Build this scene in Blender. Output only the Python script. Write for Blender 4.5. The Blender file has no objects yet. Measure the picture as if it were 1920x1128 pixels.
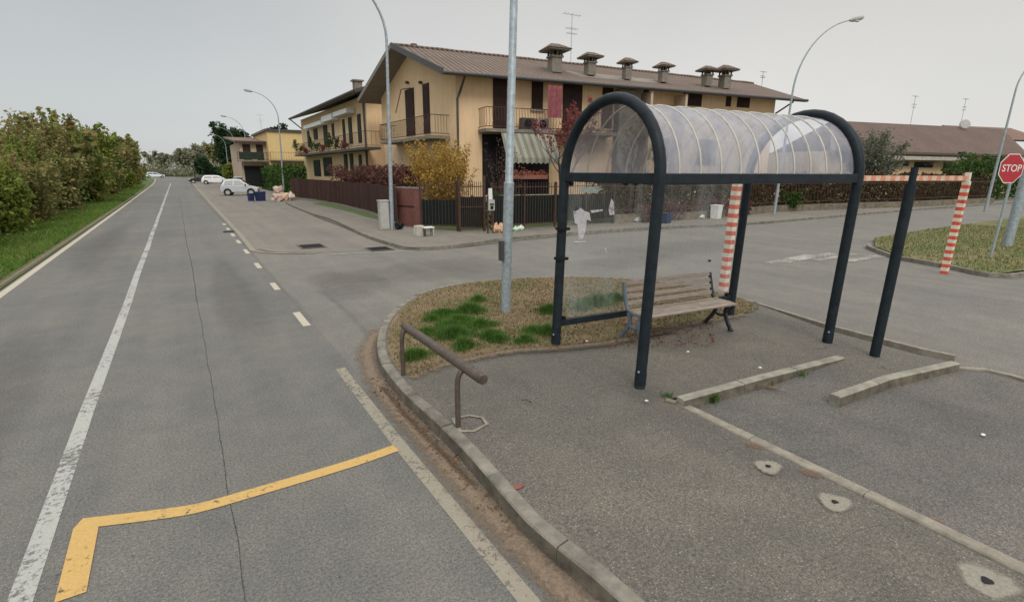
import bpy, bmesh, math, random
import numpy as np
from mathutils import Vector, Matrix
random.seed(7); rng = np.random.default_rng(7)
R = math.radians
# ------------------------------------------------------------------ camera, world, sun, exposure
F, CX, CY, H = 960.0, 960.0, 564.0, 2.5
PITCH = math.atan(244.5/960.0); ROLL = R(0.3)
dn = np.array([-math.sin(ROLL)*math.cos(PITCH), math.cos(ROLL)*math.cos(PITCH), math.sin(PITCH)])
vy = (-(330-CX)*dn[0]-F*dn[2])/dn[1]
rv = np.array([330-CX, vy, F]); rv /= np.linalg.norm(rv)
rt = np.cross(dn, rv); rt = rt if rt[0] > 0 else -rt
RM = np.array([rt, rv, -dn])                 # world = RM @ camera vector (x right, y down, z forward)
def ray(px, py): return RM @ np.array([px-CX, py-CY, F])
def G(px, py, z=0.0):                        # the ground point seen at a spot of the photograph
    v = ray(px, py); t = (z-H)/v[2]; return (float(v[0]*t), float(v[1]*t))
def GL(pts, z=0.0): return [G(a, b, z) for a, b in pts]
def onp(px, py, p0, d):                      # where a sight line meets an upright wall: distance along it and height
    v = ray(px, py); n = (-d[1], d[0])
    t = (p0[0]*n[0]+p0[1]*n[1])/(v[0]*n[0]+v[1]*n[1])
    x, y = v[0]*t, v[1]*t
    return float((x-p0[0])*d[0]+(y-p0[1])*d[1]), float(H+v[2]*t)
sc = bpy.context.scene
cd = bpy.data.cameras.new('camera'); cam = bpy.data.objects.new('camera', cd); sc.collection.objects.link(cam)
cd.sensor_width = 36; cd.lens = 18.0; cd.clip_start = 0.05; cd.clip_end = 3000
m3 = Matrix((RM[:, 0].tolist(), (-RM[:, 1]).tolist(), (-RM[:, 2]).tolist())).transposed()
cam.matrix_world = Matrix.Translation((0, 0, H)) @ m3.to_4x4()
sc.camera = cam
sc.view_settings.view_transform = 'Standard'; sc.view_settings.look = 'None'
sc.view_settings.exposure = 0.0; sc.view_settings.gamma = 1.0
sc.cycles.max_bounces = 6; sc.cycles.transparent_max_bounces = 24
SUN_EL, SUN_AZ = R(42), R(200)               # azimuth clockwise from +Y: behind the camera
w = bpy.data.worlds.new('World'); sc.world = w; w.use_nodes = True
nt = w.node_tree; N = nt.nodes; L = nt.links
bg = N['Background']
sky = N.new('ShaderNodeTexSky'); sky.sky_type = 'NISHITA'; sky.sun_disc = False
sky.sun_elevation = SUN_EL; sky.sun_rotation = SUN_AZ
hs = N.new('ShaderNodeHueSaturation'); hs.inputs['Saturation'].default_value = 0.25; hs.inputs['Value'].default_value = 0.35
L.new(sky.outputs[0], hs.inputs['Color'])
tc = N.new('ShaderNodeTexCoord'); sp = N.new('ShaderNodeSeparateXYZ'); L.new(tc.outputs['Generated'], sp.inputs[0])
def wm(op, a, b=None, c=None):
    n = N.new('ShaderNodeMath'); n.operation = op
    for i, q in enumerate((a, b, c)):
        if q is None: continue
        if isinstance(q, (int, float)): n.inputs[i].default_value = q
        else: L.new(q, n.inputs[i])
    return n.outputs[0]
def mapr(v, a, b, c, d):
    n = N.new('ShaderNodeMapRange'); n.interpolation_type = 'SMOOTHSTEP'; L.new(v, n.inputs[0])
    for i, q in enumerate((a, b, c, d)): n.inputs[i+1].default_value = q
    return n.outputs[0]
mx = N.new('ShaderNodeMix'); mx.data_type = 'RGBA'
nz = N.new('ShaderNodeTexNoise'); nz.inputs['Scale'].default_value = 2.2; nz.inputs['Detail'].default_value = 4
L.new(tc.outputs['Generated'], nz.inputs['Vector'])
tt = wm('ADD', mapr(sp.outputs[0], -0.3, 0.95, 0.0, 1.0), wm('MULTIPLY', wm('SUBTRACT', nz.outputs[0], 0.5), 0.9))
L.new(tt, mx.inputs[0]); mx.inputs[6].default_value = (4.2, 4.4, 4.42, 1); mx.inputs[7].default_value = (6.3, 6.1, 5.75, 1)
zen = mapr(sp.outputs[2], 0.33, 0.85, 1.0, 3.5)
zd = mapr(sp.outputs[2], 0.0, 0.3, 1.04, 0.93)
ms = N.new('ShaderNodeVectorMath'); ms.operation = 'SCALE'; L.new(mx.outputs[2], ms.inputs[0]); L.new(wm('MULTIPLY', zen, zd), ms.inputs['Scale'])
ad = N.new('ShaderNodeVectorMath'); ad.operation = 'ADD'; L.new(ms.outputs[0], ad.inputs[0]); L.new(hs.outputs[0], ad.inputs[1])
L.new(ad.outputs[0], bg.inputs[0]); bg.inputs[1].default_value = 0.09
sd = bpy.data.lights.new('sun', 'SUN'); sd.energy = 1.25; sd.angle = R(25); sd.color = (1, 0.96, 0.9)
so = bpy.data.objects.new('sun', sd); sc.collection.objects.link(so)
sv = Vector((math.sin(SUN_AZ)*math.cos(SUN_EL), math.cos(SUN_AZ)*math.cos(SUN_EL), math.sin(SUN_EL)))
so.rotation_euler = sv.to_track_quat('Z', 'Y').to_euler()
# ------------------------------------------------------------------ materials
MATS = {}
class NB:
    def __init__(s, name, rough=0.85):
        s.m = bpy.data.materials.new(name); s.m.use_nodes = True; s.t = s.m.node_tree
        s.N = s.t.nodes; s.L = s.t.links; s.b = s.N['Principled BSDF']; s.out = s.N['Material Output']
        s.b.inputs['Roughness'].default_value = rough
        s.tc = s.N.new('ShaderNodeTexCoord'); s.co = s.tc.outputs['Object']; MATS[name] = s.m
    def put(s, inp, v):
        if isinstance(v, bpy.types.NodeSocket): s.L.new(v, inp)
        elif isinstance(v, tuple) and len(v) == 3 and inp.type == 'RGBA': inp.default_value = (*v, 1)
        else: inp.default_value = v
    def math(s, op, a, b=0.0):
        n = s.N.new('ShaderNodeMath'); n.operation = op; s.put(n.inputs[0], a); s.put(n.inputs[1], b); return n.outputs[0]
    def noise(s, scale, detail=4, rough=0.6, stretch=None, dist=0.0):
        n = s.N.new('ShaderNodeTexNoise'); n.inputs['Scale'].default_value = scale; n.inputs['Detail'].default_value = detail
        n.inputs['Roughness'].default_value = rough; n.inputs['Distortion'].default_value = dist
        if stretch:
            mp = s.N.new('ShaderNodeMapping'); mp.inputs['Scale'].default_value = stretch; s.L.new(s.co, mp.inputs[0]); s.L.new(mp.outputs[0], n.inputs['Vector'])
        else: s.L.new(s.co, n.inputs['Vector'])
        return n.outputs[0]
    def mr(s, v, a, b, c=0.0, d=1.0):
        n = s.N.new('ShaderNodeMapRange'); s.put(n.inputs[0], v)
        for i, q in enumerate((a, b, c, d)): n.inputs[i+1].default_value = q
        return n.outputs[0]
    def mix(s, f, a, b):
        n = s.N.new('ShaderNodeMix'); n.data_type = 'RGBA'; s.put(n.inputs[0], f); s.put(n.inputs[6], a); s.put(n.inputs[7], b); return n.outputs[2]
    def ramp(s, v, stops):
        n = s.N.new('ShaderNodeValToRGB'); s.put(n.inputs[0], v); e = n.color_ramp.elements
        while len(e) < len(stops): e.new(0.5)
        for q, (p, c) in zip(e, stops): q.position = p; q.color = (*c, 1)
        return n.outputs[0]
    def col(s, v): s.put(s.b.inputs['Base Color'], v)
    def bump(s, v, strength=0.3, dist=0.01):
        n = s.N.new('ShaderNodeBump'); n.inputs['Strength'].default_value = strength; n.inputs['Distance'].default_value = dist
        s.put(n.inputs['Height'], v); s.L.new(n.outputs[0], s.b.inputs['Normal'])
    def alpha(s, v): s.put(s.b.inputs['Alpha'], v)
def mat(name, c, rough=0.8, var=0.18, scale=6, metal=0.0, bump=0.0, bscale=40, tint=None, stretch=None):
    if name in MATS: return MATS[name]
    n = NB(name, rough); c2 = tuple(min(1, x*(1-var)) for x in c); c3 = tint or tuple(min(1, x*(1+var)) for x in c)
    f = n.mr(n.noise(scale, 6, 0.65, stretch), 0.3, 0.7)
    n.col(n.mix(f, c2, c3)); n.b.inputs['Metallic'].default_value = metal
    if bump: n.bump(n.noise(bscale, 4), bump, 0.01)
    return n.m
def render_wall(name, c):
    n = NB(name, 0.93); a = n.mr(n.noise(1.2, 5, 0.65), 0.3, 0.7); b_ = n.mr(n.noise(2.2, 6, 0.7, (2.0, 2.0, 0.22)), 0.5, 0.72)
    base = n.mix(a, tuple(x*0.93 for x in c), tuple(x*1.05 for x in c)); n.col(n.mix(n.math('MULTIPLY', b_, 0.5), base, (c[0]*0.72, c[1]*0.68, c[2]*0.66))); n.bump(n.noise(60, 4), 0.15, 0.01); return n.m
def asphalt(name, c, dark=0.6, light=1.7, big=0.25, tint=(1.0, 0.97, 0.9)):
    n = NB(name, 0.9)
    sp_ = n.mix(0.4, n.noise(48, 4, 0.85), n.noise(130, 2, 0.8)); fl = n.noise(75, 2, 0.6)
    base = n.mix(n.mr(sp_, 0.41, 0.59), tuple(x*dark for x in c), tuple(x*1.42 for x in c))
    base = n.mix(n.math('MULTIPLY', n.mr(fl, 0.62, 0.70), 0.7), base, tuple(min(1, x*light*1.3) for x in c))
    f = n.mr(n.noise(0.35, 5, 0.6), 0.3, 0.7)
    k = n.mix(f, tuple(1-big for _ in c), tuple((1+big)*t for t in tint))
    f2 = n.mr(n.noise(2.2, 6, 0.7), 0.3, 0.7)
    k2 = n.mix(f2, (0.88, 0.88, 0.89), (1.1, 1.09, 1.06))
    def mul(a, b):
        q = n.N.new('ShaderNodeVectorMath'); q.operation = 'MULTIPLY'; n.put(q.inputs[0], a); n.put(q.inputs[1], b); return q.outputs[0]
    f3 = n.mr(n.noise(1.0, 4, 0.6, (1.6, 0.06, 1)), 0.35, 0.65); k3 = n.mix(f3, (0.92, 0.92, 0.93), (1.08, 1.075, 1.06))
    n.col(mul(mul(mul(base, k), k2), k3)); n.bump(sp_, 0.6, 0.008)
    return n.m
A_road = asphalt('asphalt_road', (0.142, 0.138, 0.13), big=0.14, dark=0.5, light=2.0)
A_side = asphalt('asphalt_side_street', (0.158, 0.15, 0.139), big=0.12)
A_bay = asphalt('asphalt_parking_bay', (0.182, 0.165, 0.147), big=0.14)
A_walk = asphalt('asphalt_walkway', (0.128, 0.117, 0.102), dark=0.48, light=2.6, big=0.2)
A_lot = asphalt('asphalt_lot', (0.126, 0.117, 0.11), dark=0.48, light=2.3, big=0.25)
A_pave = asphalt('asphalt_pavement', (0.17, 0.155, 0.135), big=0.15)
def grassy(name, a, b, c, sc_=1.2):
    n = NB(name, 0.95); f = n.noise(sc_, 7, 0.7)
    n.col(n.ramp(n.mix(0.35, f, n.noise(25, 4, 0.7)), [(0.36, a), (0.5, b), (0.64, c)])); n.bump(n.noise(30, 5), 0.8, 0.03); return n.m
M_soil = grassy('grass_soil', (0.11, 0.11, 0.04), (0.19, 0.135, 0.075), (0.26, 0.18, 0.115))
M_verge = grassy('verge_grass', (0.05, 0.09, 0.02), (0.07, 0.12, 0.025), (0.13, 0.11, 0.05))
M_field = grassy('field_soil', (0.08, 0.09, 0.04), (0.1, 0.11, 0.05), (0.14, 0.12, 0.07), 0.2)
def paint(name, c, wear=0.45, under=None):
    n = NB(name, 0.75); f = n.noise(18, 8, 0.75); g = n.noise(1.3, 4)
    n.col(n.mix(n.mr(n.noise(60, 3), 0.3, 0.7), tuple(x*0.8 for x in c), c))
    a = n.mr(n.math('ADD', f, n.math('MULTIPLY', n.math('SUBTRACT', g, 0.5), 0.5)), wear-0.1, wear+0.02)
    n.alpha(a); return n.m
P_white = paint('white_road_paint', (0.42, 0.41, 0.375), 0.46)
P_edge = paint('faded_edge_paint', (0.30, 0.262, 0.2), 0.45)
P_edge2 = paint('cream_edge_paint', (0.5, 0.44, 0.34), 0.36)
P_yellow = paint('yellow_road_paint', (0.58, 0.365, 0.12), 0.40)
P_faint = paint('faint_white_paint', (0.42, 0.40, 0.35), 0.52)
def dirtm(name, c1, c2, thr=0.45, wid=0.3, amax=1.0):
    n = NB(name, 0.95); at = n.N.new('ShaderNodeAttribute'); at.attribute_name = 'fade'
    f = n.noise(9, 8, 0.75); g = n.noise(50, 4, 0.7)
    n.col(n.mix(n.mr(g, 0.3, 0.7), c1, c2))
    n.alpha(n.mr(n.math('ADD', n.math('MULTIPLY', n.math('SUBTRACT', f, 0.5), 1.3), at.outputs['Fac']), thr, thr+wid, 0.0, amax)); n.bump(g, 0.6, 0.01); return n.m
M_dirt = dirtm('gutter_dirt', (0.13, 0.09, 0.058), (0.27, 0.2, 0.14), 0.3, 0.6, 0.95)
M_leafd = dirtm('leaf_dirt', (0.045, 0.03, 0.02), (0.12, 0.075, 0.045), 0.5, 0.6, 0.85)
M_stain = dirtm('dark_stain', (0.08, 0.073, 0.065), (0.12, 0.108, 0.095), 0.1, 1.4, 0.22)
M_crack = dirtm('crack_tar', (0.03, 0.03, 0.03), (0.07, 0.065, 0.06), 0.42, 0.4, 0.65)
M_patch = dirtm('cement_spill', (0.32, 0.29, 0.235), (0.2, 0.18, 0.145), 0.3, 0.6)
M_conc = mat('kerb_concrete', (0.19, 0.17, 0.138), 0.9, 0.5, 5, bump=0.5, bscale=60)
M_kface = mat('dirty_shaded_kerb_face', (0.115, 0.098, 0.072), 0.95, 0.55, 6, bump=0.5, bscale=50)  # dirt plus the upright side's shade, both put into this darker colour
M_kpale = mat('pale_kerb_top', (0.27, 0.25, 0.2), 0.9, 0.35, 6, bump=0.5, bscale=60)
M_strip = mat('strip_concrete', (0.25, 0.222, 0.175), 0.9, 0.3, 9, bump=0.4, bscale=60)
M_concl = mat('pale_concrete', (0.42, 0.39, 0.33), 0.9, 0.25, 4, bump=0.3)
M_steel = mat('dark_painted_steel', (0.015, 0.021, 0.027), 0.5, 0.35, 9, bump=0.08)
M_galv = mat('galvanised_steel', (0.33, 0.375, 0.40), 0.55, 0.3, 14, 0.3, bump=0.1)
M_brown = mat('brown_painted_rail', (0.085, 0.062, 0.048), 0.55, 0.35, 12, bump=0.2)
M_wall = render_wall('ochre_render', (0.82, 0.58, 0.35))
M_wall2 = render_wall('pale_ochre_render', (0.8, 0.58, 0.34))
M_wall3 = mat('yellow_render', (0.68, 0.49, 0.23), 0.92, 0.07, 1.2)
M_wallp = mat('pinkish_render', (0.5, 0.38, 0.28), 0.92, 0.1, 1.5)
M_soff = mat('grey_brown_soffit', (0.22, 0.19, 0.16), 0.85, 0.12, 3)
M_fasc = mat('dark_gutter_metal', (0.06, 0.055, 0.055), 0.5, 0.2, 4)
M_shut = mat('dark_brown_shutter', (0.045, 0.022, 0.018), 0.6, 0.25, 4)
M_shutg = mat('dark_green_shutter', (0.02, 0.035, 0.022), 0.6, 0.25, 4)
M_rail = mat('rusty_brown_iron', (0.075, 0.042, 0.032), 0.6, 0.3, 8)
M_dgreen = mat('dark_green_screen', (0.005, 0.013, 0.012), 0.7, 0.25, 5)
M_black = mat('near_black', (0.012, 0.012, 0.013), 0.6, 0.3, 8)
M_moss = mat('mossy_wall', (0.17, 0.14, 0.1), 0.95, 0.5, 3)
M_white = mat('white_paint', (0.72, 0.72, 0.69), 0.5, 0.1, 5)
M_bfence = mat('brown_fence_sheet', (0.05, 0.022, 0.018), 0.7, 0.28, 3, stretch=(6, 6, 0.6))
M_bfence2 = mat('faded_brown_board', (0.072, 0.035, 0.028), 0.7, 0.3, 3)
M_maroon = mat('maroon_brick', (0.17, 0.062, 0.052), 0.8, 0.2, 5)
M_grey = mat('grey_plastic', (0.4, 0.39, 0.36), 0.6, 0.12, 4)
M_glassd = mat('dark_window_glass', (0.03, 0.035, 0.04), 0.1, 0.2, 3)
M_tyre = mat('tyre_rubber', (0.02, 0.02, 0.02), 0.8, 0.2, 8)
M_red = mat('stripe_red', (0.62, 0.09, 0.045), 0.55, 0.25, 10)
M_cream = mat('stripe_cream', (0.68, 0.62, 0.5), 0.6, 0.2, 10)
M_wood = mat('weathered_wood', (0.29, 0.235, 0.195), 0.85, 0.3, 7, bump=0.3, stretch=(1, 1, 8))
M_castiron = mat('grey_cast_iron', (0.12, 0.15, 0.19), 0.55, 0.25, 12, bump=0.1)
M_castdark = mat('dark_cast_iron', (0.015, 0.018, 0.024), 0.5, 0.25, 12)
M_bark = mat('bark', (0.09, 0.07, 0.055), 0.95, 0.3, 12, bump=0.5)
M_twig = mat('reddish_twig', (0.11, 0.06, 0.045), 0.95, 0.3, 12)
M_stack = mat('chimney_render', (0.21, 0.185, 0.15), 0.92, 0.25, 3, bump=0.2)
M_blue = mat('blue_plastic', (0.012, 0.025, 0.085), 0.5, 0.2, 6)
M_orange = mat('orange_plastic', (0.58, 0.36, 0.22), 0.55, 0.3, 9)
M_mint = mat('mint_plastic', (0.45, 0.66, 0.45), 0.55, 0.2, 9)
M_pinkbag = mat('pink_beige_bag', (0.5, 0.38, 0.32), 0.6, 0.35, 5)
M_pink = mat('pink_cloth', (0.26, 0.08, 0.085), 0.9, 0.3, 5)
M_ac = mat('ac_unit', (0.3, 0.3, 0.3), 0.6, 0.15, 5)
M_flower = mat('red_flowers', (0.33, 0.1, 0.06), 0.8, 0.5, 14)
def ragged():
    n = NB('torn_paper', 0.9); f = n.noise(14, 6, 0.75); n.col(n.mix(n.mr(n.noise(9, 4), 0.35, 0.65), (0.7, 0.7, 0.72), (0.86, 0.78, 0.83))); n.alpha(n.mr(f, 0.36, 0.5, 0.12, 0.92)); return n.m
M_paper = ragged()
def tile(name, c, ang, cw=0.24):
    n = NB(name, 0.92)
    mp = n.N.new('ShaderNodeMapping'); mp.vector_type = 'POINT'; mp.inputs['Rotation'].default_value = (0, 0, ang); n.L.new(n.co, mp.inputs[0])
    wv = n.N.new('ShaderNodeTexWave'); wv.wave_type = 'BANDS'; wv.bands_direction = 'X'; wv.inputs['Scale'].default_value = 0.314/cw; wv.inputs['Distortion'].default_value = 0.6
    wv.inputs['Detail'].default_value = 1; n.L.new(mp.outputs[0], wv.inputs[0])
    wy = n.N.new('ShaderNodeTexWave'); wy.wave_type = 'BANDS'; wy.bands_direction = 'Y'; wy.wave_profile = 'SAW'; wy.inputs['Scale'].default_value = 0.314/0.36; n.L.new(mp.outputs[0], wy.inputs[0])
    a = n.mix(n.mr(n.noise(5, 6, 0.75), 0.3, 0.7), tuple(x*0.55 for x in c), tuple(x*1.45 for x in c))
    a = n.mix(n.mr(n.noise(0.6, 4), 0.35, 0.65), a, tuple(x*0.8 for x in c))
    a = n.mix(n.math('MULTIPLY', n.mr(wv.outputs[0], 0.6, 0.0), 0.85), a, tuple(x*0.22 for x in c))
    a = n.mix(n.math('MULTIPLY', n.mr(wy.outputs[0], 0.2, 0.0), 0.4), a, tuple(x*0.4 for x in c))
    n.col(a); n.bump(n.math('ADD', wv.outputs[0], n.math('MULTIPLY', wy.outputs[0], 0.4)), 0.8, 0.06); return n.m
T_h1 = tile('brown_roof_tiles', (0.205, 0.145, 0.11), R(9.8), 0.3)
T_r = tile('red_brown_roof_tiles', (0.19, 0.125, 0.10), R(17), 0.3)
T_far = tile('far_roof_tiles', (0.3, 0.18, 0.13), 0)
def awn():
    n = NB('striped_awning', 0.85); s_ = n.N.new('ShaderNodeSeparateXYZ'); n.L.new(n.co, s_.inputs[0])
    f = n.mr(n.math('SINE', n.math('MULTIPLY', s_.outputs[0], 17.0)), -0.3, 0.3)
    n.col(n.mix(f, (0.19, 0.19, 0.15), (0.32, 0.305, 0.24))); return n.m
M_awn = awn()
def leafm(name, cols):
    n = NB(name, 0.8); g = n.N.new('ShaderNodeNewGeometry')
    k = len(cols); f = n.math('ADD', n.math('MULTIPLY', g.outputs['Random Per Island'], 0.62), n.math('MULTIPLY', n.mr(n.noise(0.9, 3), 0.3, 0.7), 0.38))
    n.col(n.ramp(f, [((i+0.3)/k, c) for i, c in enumerate(cols)]))
    n.b.inputs['Specular IOR Level'].default_value = 0.15
    tr = n.N.new('ShaderNodeBsdfTranslucent'); n.L.new(n.b.inputs['Base Color'].links[0].from_socket, tr.inputs[0])
    ms_ = n.N.new('ShaderNodeMixShader'); ms_.inputs[0].default_value = 0.3; n.L.new(n.b.outputs[0], ms_.inputs[1]); n.L.new(tr.outputs[0], ms_.inputs[2]); n.L.new(ms_.outputs[0], n.out.inputs[0])
    return n.m
LF = dict(
 olive=leafm('olive_autumn_leaves', [(0.09, 0.115, 0.04), (0.18, 0.2, 0.07), (0.27, 0.25, 0.09), (0.33, 0.23, 0.1)]),
 rust=leafm('rusty_leaves', [(0.12, 0.12, 0.05), (0.26, 0.19, 0.075), (0.34, 0.2, 0.09), (0.2, 0.2, 0.08)]),
 lime=leafm('yellow_green_leaves', [(0.07, 0.12, 0.025), (0.15, 0.22, 0.04), (0.28, 0.29, 0.06), (0.13, 0.17, 0.04)]),
 dark=leafm('dark_evergreen_leaves', [(0.018, 0.04, 0.018), (0.03, 0.06, 0.025), (0.045, 0.075, 0.03)]),
 hedge=leafm('hedge_leaves', [(0.03, 0.065, 0.018), (0.05, 0.1, 0.025), (0.08, 0.13, 0.03)]),
 gold=leafm('golden_leaves', [(0.25, 0.14, 0.045), (0.4, 0.24, 0.055), (0.52, 0.34, 0.07), (0.26, 0.18, 0.065)]),
 wine=leafm('wine_leaves', [(0.07, 0.03, 0.03), (0.14, 0.055, 0.05), (0.2, 0.09, 0.08), (0.08, 0.07, 0.035)]),
 mixd=leafm('brown_green_leaves', [(0.035, 0.045, 0.02), (0.075, 0.08, 0.03), (0.12, 0.075, 0.045), (0.09, 0.05, 0.04)]),
 grey=leafm('grey_green_leaves', [(0.11, 0.12, 0.09), (0.17, 0.18, 0.13), (0.21, 0.21, 0.16)]),
 faded=leafm('hazed_far_leaves', [(0.19, 0.2, 0.13), (0.25, 0.26, 0.17), (0.31, 0.3, 0.21)]),  # distance haze put into the leaf colours as a paler tone
 red=leafm('crimson_leaves', [(0.2, 0.05, 0.05), (0.32, 0.08, 0.08), (0.18, 0.07, 0.06)]),
 grass=leafm('grass_blades', [(0.035, 0.085, 0.018), (0.065, 0.15, 0.028), (0.13, 0.22, 0.045)]),
 verge=leafm('verge_blades', [(0.06, 0.13, 0.022), (0.11, 0.21, 0.035), (0.17, 0.26, 0.05), (0.2, 0.2, 0.08)]),
 dry=leafm('dry_grass_blades', [(0.13, 0.11, 0.05), (0.24, 0.16, 0.09), (0.33, 0.23, 0.13), (0.13, 0.16, 0.045), (0.27, 0.14, 0.08)]),
 litter=leafm('fallen_leaves', [(0.1, 0.05, 0.03), (0.2, 0.11, 0.06), (0.28, 0.17, 0.09)]))
def roofsheet():
    n = NB('translucent_roof_sheet', 0.3)
    f = n.mr(n.noise(2.2, 6, 0.7, (1.2, 1.2, 0.5)), 0.3, 0.72)
    n.col(n.mix(f, (0.25, 0.27, 0.35), (0.5, 0.5, 0.53)))
    n.b.inputs['Specular IOR Level'].default_value = 0.5
    n.alpha(n.math('ADD', n.mr(n.noise(3.5, 7, 0.75, (1, 1, 0.35)), 0.3, 0.75, 0.45, 0.74), 0.0)); return n.m
M_roofs = roofsheet()
def glassm():
    n = NB('scratched_glass_pane', 0.08); n.col((0.5, 0.53, 0.52))
    n.alpha(n.mr(n.noise(2.6, 8, 0.8, (1, 1, 0.35)), 0.45, 0.85, 0.06, 0.42)); return n.m
M_glass = glassm()
M_rib = mat('cream_roof_rib', (0.5, 0.46, 0.39), 0.5, 0.15, 6)
for m_ in (M_dgreen, M_steel, M_shut, M_shutg, M_bfence, M_bfence2, M_black, M_rail): m_.node_tree.nodes['Principled BSDF'].inputs['Specular IOR Level'].default_value = 0.22
# ------------------------------------------------------------------ helpers
LEAN = (0.0199, -0.0127)                     # the whole place leans a little: metres sideways per metre up
def tag(o, label=None, cat=None, group=None, kind=None):
    if label: o['label'] = label
    if cat: o['category'] = cat
    if group: o['group'] = group
    if kind: o['kind'] = kind
    return o
def thing(name, label, cat, loc=(0, 0, 0), group=None, rz=0):
    o = bpy.data.objects.new(name, None); sc.collection.objects.link(o); o.location = loc; o.rotation_euler = (0, 0, rz)
    o.empty_display_size = 0.2
    return tag(o, label, cat, group)
class MB:
    def __init__(s): s.v = []; s.f = []; s.mi = []; s.ms = []; s.fade = []
    def k(s, m):
        if m not in s.ms: s.ms.append(m)
        return s.ms.index(m)
    def add(s, vs, fs, m, fade=None):
        b = len(s.v); s.v += [tuple(float(c) for c in q) for q in vs]; i = s.k(m)
        for f in fs: s.f.append(tuple(b+j for j in f)); s.mi.append(i)
        s.fade += list(fade) if fade is not None else [1.0]*len(vs); return s
    def box(s, c, size, m, rz=0.0, lean=False, taper=1.0, rx=0.0):
        x, y, z = size[0]/2, size[1]/2, size[2]/2; vs = []
        for dz in (-z, z):
            t = taper if dz > 0 else 1.0
            for dx, dy in ((-x, -y), (x, -y), (x, y), (-x, y)):
                X, Y, Z = dx*t, dy*t, dz
                Y, Z = Y*math.cos(rx)-Z*math.sin(rx), Y*math.sin(rx)+Z*math.cos(rx)
                X, Y = X*math.cos(rz)-Y*math.sin(rz), X*math.sin(rz)+Y*math.cos(rz)
                vs.append((c[0]+X, c[1]+Y, c[2]+Z))
        return s.add(vs, [(3, 2, 1, 0), (4, 5, 6, 7), (0, 1, 5, 4), (1, 2, 6, 5), (2, 3, 7, 6), (3, 0, 4, 7)], m)
    def hexa(s, q, m):                       # eight corners: four low then four high
        return s.add(q, [(3, 2, 1, 0), (4, 5, 6, 7), (0, 1, 5, 4), (1, 2, 6, 5), (2, 3, 7, 6), (3, 0, 4, 7)], m)
    def beam(s, a, b, wd, ht, m):            # rectangular bar between two points
        a, b = Vector(a), Vector(b); d = (b-a).normalized(); up = Vector((0, 0, 1)) if abs(d.z) < 0.9 else Vector((0, 1, 0))
        sx = d.cross(up).normalized()*wd/2; u = sx.cross(d).normalized()*ht/2
        q = [a-sx-u, a+sx-u, a+sx+u, a-sx+u]; r = [p+(b-a) for p in q]
        return s.hexa([*q, *r], m)
    def tube(s, pts, r, m, n=10, caps=True):
        pts = [Vector(p) for p in pts]; rs = r if isinstance(r, (list, tuple)) else [r]*len(pts)
        vs = []; prev = None
        for i, p in enumerate(pts):
            d = (pts[min(i+1, len(pts)-1)]-pts[max(i-1, 0)]).normalized()
            if prev is None: u = d.orthogonal().normalized()
            else: u = (prev-d*prev.dot(d)).normalized()
            prev = u; v2 = d.cross(u)
            for k_ in range(n):
                a = 2*math.pi*k_/n; vs.append(p+(u*math.cos(a)+v2*math.sin(a))*rs[i])
        fs = [(i*n+j, i*n+(j+1) % n, (i+1)*n+(j+1) % n, (i+1)*n+j) for i in range(len(pts)-1) for j in range(n)]
        if caps: fs += [tuple(range(n-1, -1, -1)), tuple(range((len(pts)-1)*n, len(pts)*n))]
        return s.add(vs, fs, m)
    def prism(s, poly, z0, z1, m, top=True):
        n = len(poly); vs = [(x, y, z0) for x, y in poly]+[(x, y, z1) for x, y in poly]
        fs = [(i, (i+1) % n, n+(i+1) % n, n+i) for i in range(n)]+[tuple(range(n, 2*n)), tuple(range(n-1, -1, -1))]
        return s.add(vs, fs, m)
    def blob(s, c, r, m, seed=0, sub=2, amp=0.18):
        bm = bmesh.new(); bmesh.ops.create_icosphere(bm, subdivisions=sub, radius=1); rr = random.Random(seed)
        ph = [rr.uniform(0, 6) for _ in range(6)]
        vs = []
        for v in bm.verts:
            q = v.co; k_ = 1+amp*(math.sin(q.x*4+ph[0])*math.sin(q.y*5+ph[1])+0.6*math.sin(q.z*7+ph[2])*math.cos(q.x*6+ph[3]))
            vs.append((c[0]+q.x*r[0]*k_, c[1]+q.y*r[1]*k_, c[2]+q.z*r[2]*k_))
        s.add(vs, [[v.index for v in f.verts] for f in bm.faces], m); bm.free(); return s
    def build(s, name, parent=None, smooth=False, bevel=0.0, **kw):
        me = bpy.data.meshes.new(name); off = parent_off(parent)
        me.from_pydata([(x-off[0], y-off[1], z-off[2]) for x, y, z in s.v], [], s.f)
        for m_ in s.ms: me.materials.append(m_)
        if len(s.ms) > 1: me.polygons.foreach_set('material_index', s.mi)
        if any(q != 1.0 for q in s.fade):
            at = me.attributes.new('fade', 'FLOAT', 'POINT'); at.data.foreach_set('value', s.fade)
        if smooth:
            me.polygons.foreach_set('use_smooth', [True]*len(me.polygons))
            try: me.set_sharp_from_angle(angle=R(38))
            except Exception: pass
        me.update()
        o = bpy.data.objects.new(name, me); sc.collection.objects.link(o); o.parent = parent
        if bevel:
            b = o.modifiers.new('bevel', 'BEVEL'); b.width = bevel; b.segments = 2; b.limit_method = 'ANGLE'
        return tag(o, **kw)
def parent_off(p):
    o = Vector((0, 0, 0))
    while p is not None: o = o+p.location; p = p.parent
    return o
def copy_tree(o, parent=None):
    c = o.copy(); sc.collection.objects.link(c); c.parent = parent
    for ch in [q for q in sc.objects if q.parent == o]: copy_tree(ch, c)
    return c
def dup(o, loc, rz=None, label=None):
    c = copy_tree(o); c.location = loc
    if rz is not None: c.rotation_euler = (0, 0, rz)
    if label: c['label'] = label
    return c
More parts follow.
